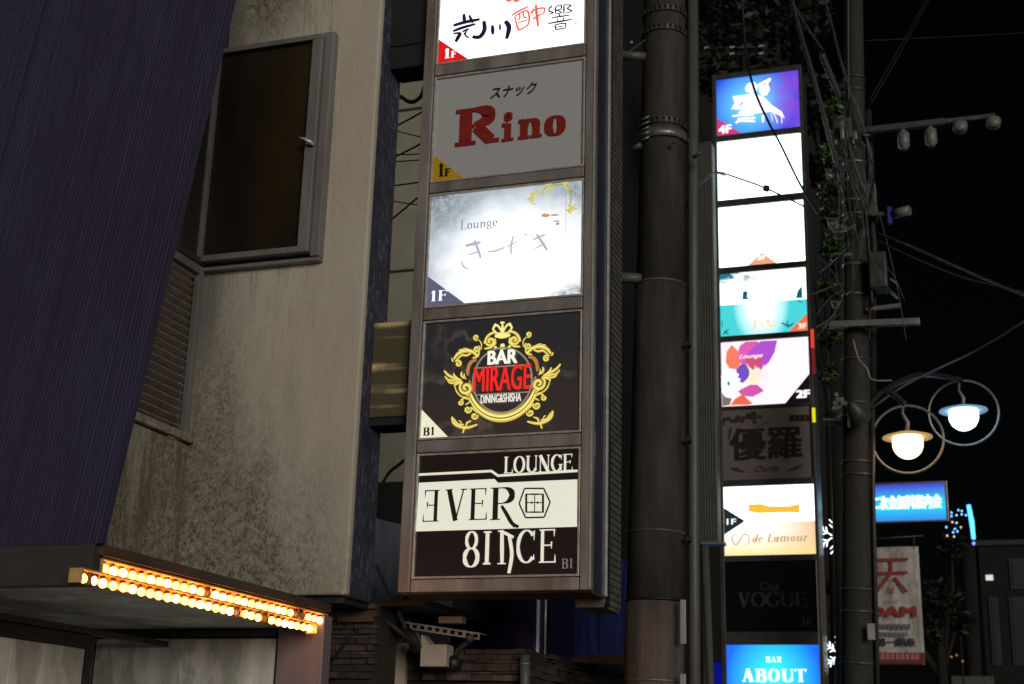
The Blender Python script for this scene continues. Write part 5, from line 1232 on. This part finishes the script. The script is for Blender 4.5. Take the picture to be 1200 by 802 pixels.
BX0, BX1 = onY(1013, 700, 16).x, onY(1079.5, 700, 16).x; BZ1, BZ0 = onY(1050, 641, 16).z, onY(1050, 779, 16).z
mb = MB(); nx, nz = 14, 24; n0 = 0
for j in range(nz+1):
    for i in range(nx+1):
        u, v = i/nx, j/nz; mb.v.append((BX0+(BX1-BX0)*u, 16+.012*sin(u*7+v*4)*(1-v*.3)+.006*sin(u*17-v*9), BZ1+(BZ0-BZ1)*v))
for j in range(nz):
    for i in range(nx): a_ = j*(nx+1)+i; mb.f.append([a_, a_+nx+1, a_+nx+2, a_+1]); mb.sm.append(True)
cloth = mb.build('cloth', 'banner', bn)
sm_ = cloth.modifiers.new('thickness', 'SOLIDIFY'); sm_.thickness = .004
BY = 15.965
red = paint(150, 42, 36)
A = MB(); TD = dict(ox=1010, oy=630, sc=5.011)
px_strokes(A, [([(68, 132), (272, 128)], 17), ([(172, 132), (172, 205)], 17), ([(70, 211), (270, 206)], 17), ([(165, 218), (125, 270), (82, 325)], 17), ([(190, 235), (225, 275), (265, 322)], 17)], BY, curve=False, taper=1, wk=1, **TD)
px_strokes(A, [([(150, 252), (192, 250)], 4), ([(160, 255), (188, 285)], 4), ([(186, 255), (156, 285)], 4), ([(152, 295), (152, 328)], 4), ([(164, 292), (164, 328)], 4), ([(176, 292), (176, 328)], 4), ([(190, 292), (190, 328)], 4), ([(150, 294), (192, 292)], 4), ([(150, 328), (192, 328)], 4), ([(150, 310), (192, 310)], 4),
    ([(135, 378), (150, 378)], 4), ([(158, 374), (172, 382)], 4), ([(180, 376), (186, 384)], 4), ([(195, 376), (212, 376)], 4)], BY, curve=False, taper=1, wk=.8, **TD)
A.build('lettering', red, bn, label='large red character')
px_font('lettering', 'DAM', red, bn, BY, 1020, 723, 1073.5, 11.5, bold=.03)
px_font('lettering', '第一興商', paint(28, 26, 30), bn, BY, 1028, 757.5, 1072.5, 9.5, bold=.03)
illegible('lettering', paint(110, 100, 96), bn, BY, 1028, 737.5, 1068, 6, 7)
illegible('lettering', paint(110, 108, 120), bn, BY, 1028, 746, 1064, 5, 8)
A = MB(); A.box(BX0, BX1, BY-.002, BY, BZ0+.005, onY(1050, 765, BY).z); A.build('red_strip', paint(120, 28, 38), bn)
illegible('lettering', paint(175, 110, 110), bn, BY-.004, 1026, 773, 1078, 7, 9)
MB().tube([onY(1018, 632, 16), onY(1082, 628, 16)], .010, 6).build('pole_arm', 'galv_dark', bn)
for x in (1022, 1071): MB().tube([onY(x, 630, 16), onY(x, 643, 16)], .006, 6).build('tie', 'ledge', bn)

# ================================================================== LED MOTIFS
def snow(x, y, w_, h, Y, label):
    t = thing('snowflake_light', label, 'light', tuple(onY(x, y, Y)[:2])+(0,), 'LED snowflake motifs on the far pole')
    c = onY(x, y, Y); mpp = abs(onY(x+1, y, Y).x-c.x); mb = MB()
    for k_ in range(6):
        a = pi/6+k_*pi/3
        def P(r_, off=0): return (c.x+(cos(a)*r_-sin(a)*off)*w_*mpp, Y, c.z+(sin(a)*r_+cos(a)*off)*h*mpp)
        mb.tube([P(.12), P(1)], .007, 6)
        for r_ in (.45, .72):
            for sg in (-1, 1): mb.tube([P(r_), P(r_+.22, sg*.24)], .006, 6)
    mb.build('led_tube', emis('led_white', (.80, .92, 1.0), 2.2, True), t)
    MB().tube([(c.x, Y+.02, c.z-h*mpp*1.2), (c.x, Y+.02, c.z+h*mpp*1.2)], .008, 6).build('back_bar', 'dark', t)
    MB().tube([(c.x, Y+.02, c.z), (onY(988, y, Y).x, Y+.02, c.z)], .012, 6).build('mount', 'dark', t)
snow(977, 629, 19, 22, 14.6, 'white LED snowflake left of the far pole beside the gold face')
snow(983, 767, 15, 22, 14.8, 'white LED snowflake low on the far pole beside the cyan face')
# blue string lights
bl_ = thing('blue_string_light', 'vertical blue LED strip glowing at the far right beyond the lamps', 'light', (.1, 22, 0))
A = MB(); a0, a1 = onY(1135, 592, 22), onY(1141, 632, 22)
A.tube([a0, a0.lerp(a1, .5)+Vector((.01, 0, 0)), a1], [.030, .035, .028], 8); A.build('led_tube', emis('led_blue', (.08, .45, 1.0), 2.6), bl_)
A = MB(); q = onY(1141, 637, 22); A.lathe(q, [(.0005, -.035), (.03, 0), (.0005, .035)], 8); A.build('led_tip', emis('led_blue_dim', (.2, .3, 1.0), 1.5), bl_)

# ================================================================== TREES
def tree(label, blobs, trunk, Y, n, mats, size, name='street_tree', twigs=None):
    t = thing(name, label, 'tree', (trunk[0].x, Y, 0))
    MB().tube([trunk[0], trunk[0].lerp(trunk[1], .5)+Vector((.05, 0, 0)), trunk[1]], [.13, .10, .05], 10).build('trunk', 'bark', t)
    lm = MB()
    for (c, rx, ry, rz) in blobs:
        lm.tube([trunk[1]-Vector((0, 0, .6)), (trunk[1]+c)/2+Vector((.1, 0, .1)), c], [.04, .025, .008], 6)
    lm.build('limb', 'bark', t)
    for mi, mt in enumerate(mats):
        mb = MB()
        for i in range(int(n*(.75 if mi == 0 else .25))):
            c, rx, ry, rz = random.choice(blobs)
            while True:
                v = Vector((random.uniform(-1, 1), random.uniform(-1, 1), random.uniform(-1, 1)))
                if .15 < v.length < 1: break
            g = Vector((round(v.x*2.4)/2.4, round(v.y*2.4)/2.4, round(v.z*2.4)/2.4)); v = v.lerp(g, .45)
            p = c+Vector((v.x*rx, v.y*ry, v.z*rz)); s_ = size*random.uniform(.6, 1.4)
            d1 = Vector((random.gauss(0, 1), random.gauss(0, 1), random.gauss(0, .6))).normalized(); d2 = d1.cross(Vector((random.gauss(0, 1), random.gauss(0, 1), random.gauss(0, 1)))).normalized()
            mb.poly([p-d1*s_, p+d2*s_*.38, p+d1*s_, p-d2*s_*.38])
        mb.build('crown', mt, t, kind='stuff')
    return t
TY = 18.5
def bl3(x, y, rpx, Y=TY): c = onY(x, y, Y); r_ = abs(onY(x+rpx, y, Y).x-c.x); return (c, r_, r_*1.1, r_)
tree('tall dark street tree behind the far sign and pole', [bl3(955, 120, 40), bl3(900, 50, 50), bl3(850, 30, 40), bl3(845, 90, 28), bl3(940, 20, 40), bl3(975, 200, 30)],
     (Vector((onY(972, 700, TY).x, TY, 0)), onY(970, 420, TY)), TY, 2600, ['leaf_dark', 'leafA'], .085)
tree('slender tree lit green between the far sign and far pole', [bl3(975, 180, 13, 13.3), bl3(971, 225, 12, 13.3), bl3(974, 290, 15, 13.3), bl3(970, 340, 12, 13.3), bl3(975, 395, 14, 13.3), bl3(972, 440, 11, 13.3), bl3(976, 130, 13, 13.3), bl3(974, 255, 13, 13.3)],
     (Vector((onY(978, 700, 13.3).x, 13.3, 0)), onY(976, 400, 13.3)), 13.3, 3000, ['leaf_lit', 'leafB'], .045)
tree('low dark bush tree behind the banner', [bl3(1105, 700, 24, 19.5), bl3(1090, 740, 20, 19.5), bl3(1115, 640, 18, 19.5), bl3(985, 720, 14, 19.5), bl3(978, 690, 10, 19.5), bl3(1130, 730, 14, 19.5)],
     (Vector((onY(1100, 790, 19.5).x, 19.5, 0)), onY(1100, 740, 19.5)), 19.5, 1500, ['leaf_dark', 'leafA'], .06)
# twinkle lights in bush
sg_ = thing('twinkle_lights', 'scatter of small blue and amber lights beside the blue board', 'light', (onY(1117, 615, 19).x, 19, 0))
for colr, pts, s_ in (((.15, .45, 1.0), [(1115, 601), (1115, 605), (1121, 604), (1123, 598), (1127, 599), (1127, 603), (1132, 604), (1119, 620), (1122, 623), (1117, 624), (1109, 618), (1121, 613)], 2.2), ((1, .65, .35), [(1116, 612), (1110, 628), (1126, 618), (1118, 629)], 1.0), ((1, .45, .12), [(1115, 770), (1121, 768), (1128, 775)], .25)):
    for i_, (x, y) in enumerate(pts):
        MB().lathe(onY(x, y, 19), [(.0005, -.016), (.012, -.008), (.012, .008), (.0005, .016)], 6).build('led', emis('twinkle', colr, s_) if i_ == 0 else bpy.data.materials[-1] if False else _em.setdefault(('tw', colr), emis('twinkle', colr, s_)), sg_)
gw = MB().tube([onY(1108, 600, 19.02), onY(1120, 612, 19.02), onY(1118, 630, 19.02)], .004, 5).build('light_string', 'cable', sg_)

# ================================================================== FAR BUILDINGS
fb = thing('far_building', 'very dark building at the far right edge with one small lit window', 'building', (1.5, 24, 0))
a = onY(1146, 640, 24); 
box('wall', 'farwall', fb, a.x, a.x+6, 24, 34, 0, a.z)
box('roof_edge', 'dark', fb, a.x-.05, a.x+6, 23.94, 34, a.z, a.z+.08)
w1 = onY(1155, 674, 23.97); w2 = onY(1164, 680, 23.97); box('window', emis('lit_window', (.8, .8, .75), .8), fb, w1.x, w2.x, 23.97, 24.0, w2.z, w1.z)
for x0, y0, x1, y1 in ((1158, 700, 1175, 780), (1182, 700, 1215, 780), (1182, 655, 1210, 690)):
    a = onY(x0, y0, 23.98); b = onY(x1, y1, 23.98); f_ = box('window', 'dark', fb, a.x, b.x, 23.97, 24, b.z, a.z); box('pane', 'black', f_, a.x+.04, b.x-.04, 23.955, 23.965, b.z+.04, a.z-.04)
dp = thing('slim_pole', 'slim dark pole in front of the far right building', 'pole', (.3, 21, 0))
q = onY(1137, 802, 21); MB().tube([(q.x, 21, 0), onY(1134, 640, 21)], [.12, .10], 16).build('shaft', 'farwall', dp)
q = onY(1140, 798, 20.9); MB().obox(q, (.28, 0, 0), (0, .05, 0), (0, 0, .06)).build('base_sign', 'galv_dark', dp)
ol = thing('amber_lamp', 'small dim amber lantern low at the right beside the slim pole', 'lamp', (0, 20.5, 0))
q = onY(1125, 737, 20.5); MB().lathe(q, [(.0005, -.045), (.05, -.035), (.075, 0), (.05, .035), (.0005, .045)], 14).build('shade', emis('amber', (1, .42, .10), .28), ol)
MB().tube([q, (q.x, 20.5, 0)], .012, 8).build('stand', 'dark', ol)
# dark upper building behind the pylons
db = thing('background_tower', 'nearly invisible dark building behind the near sign and thick pole', 'building', (-5, 30, 0))
box('wall', plain('night_black_wall', (.012, .011, .011), .9), db, -9, -3.9, 30.1, 40, 0, 19)
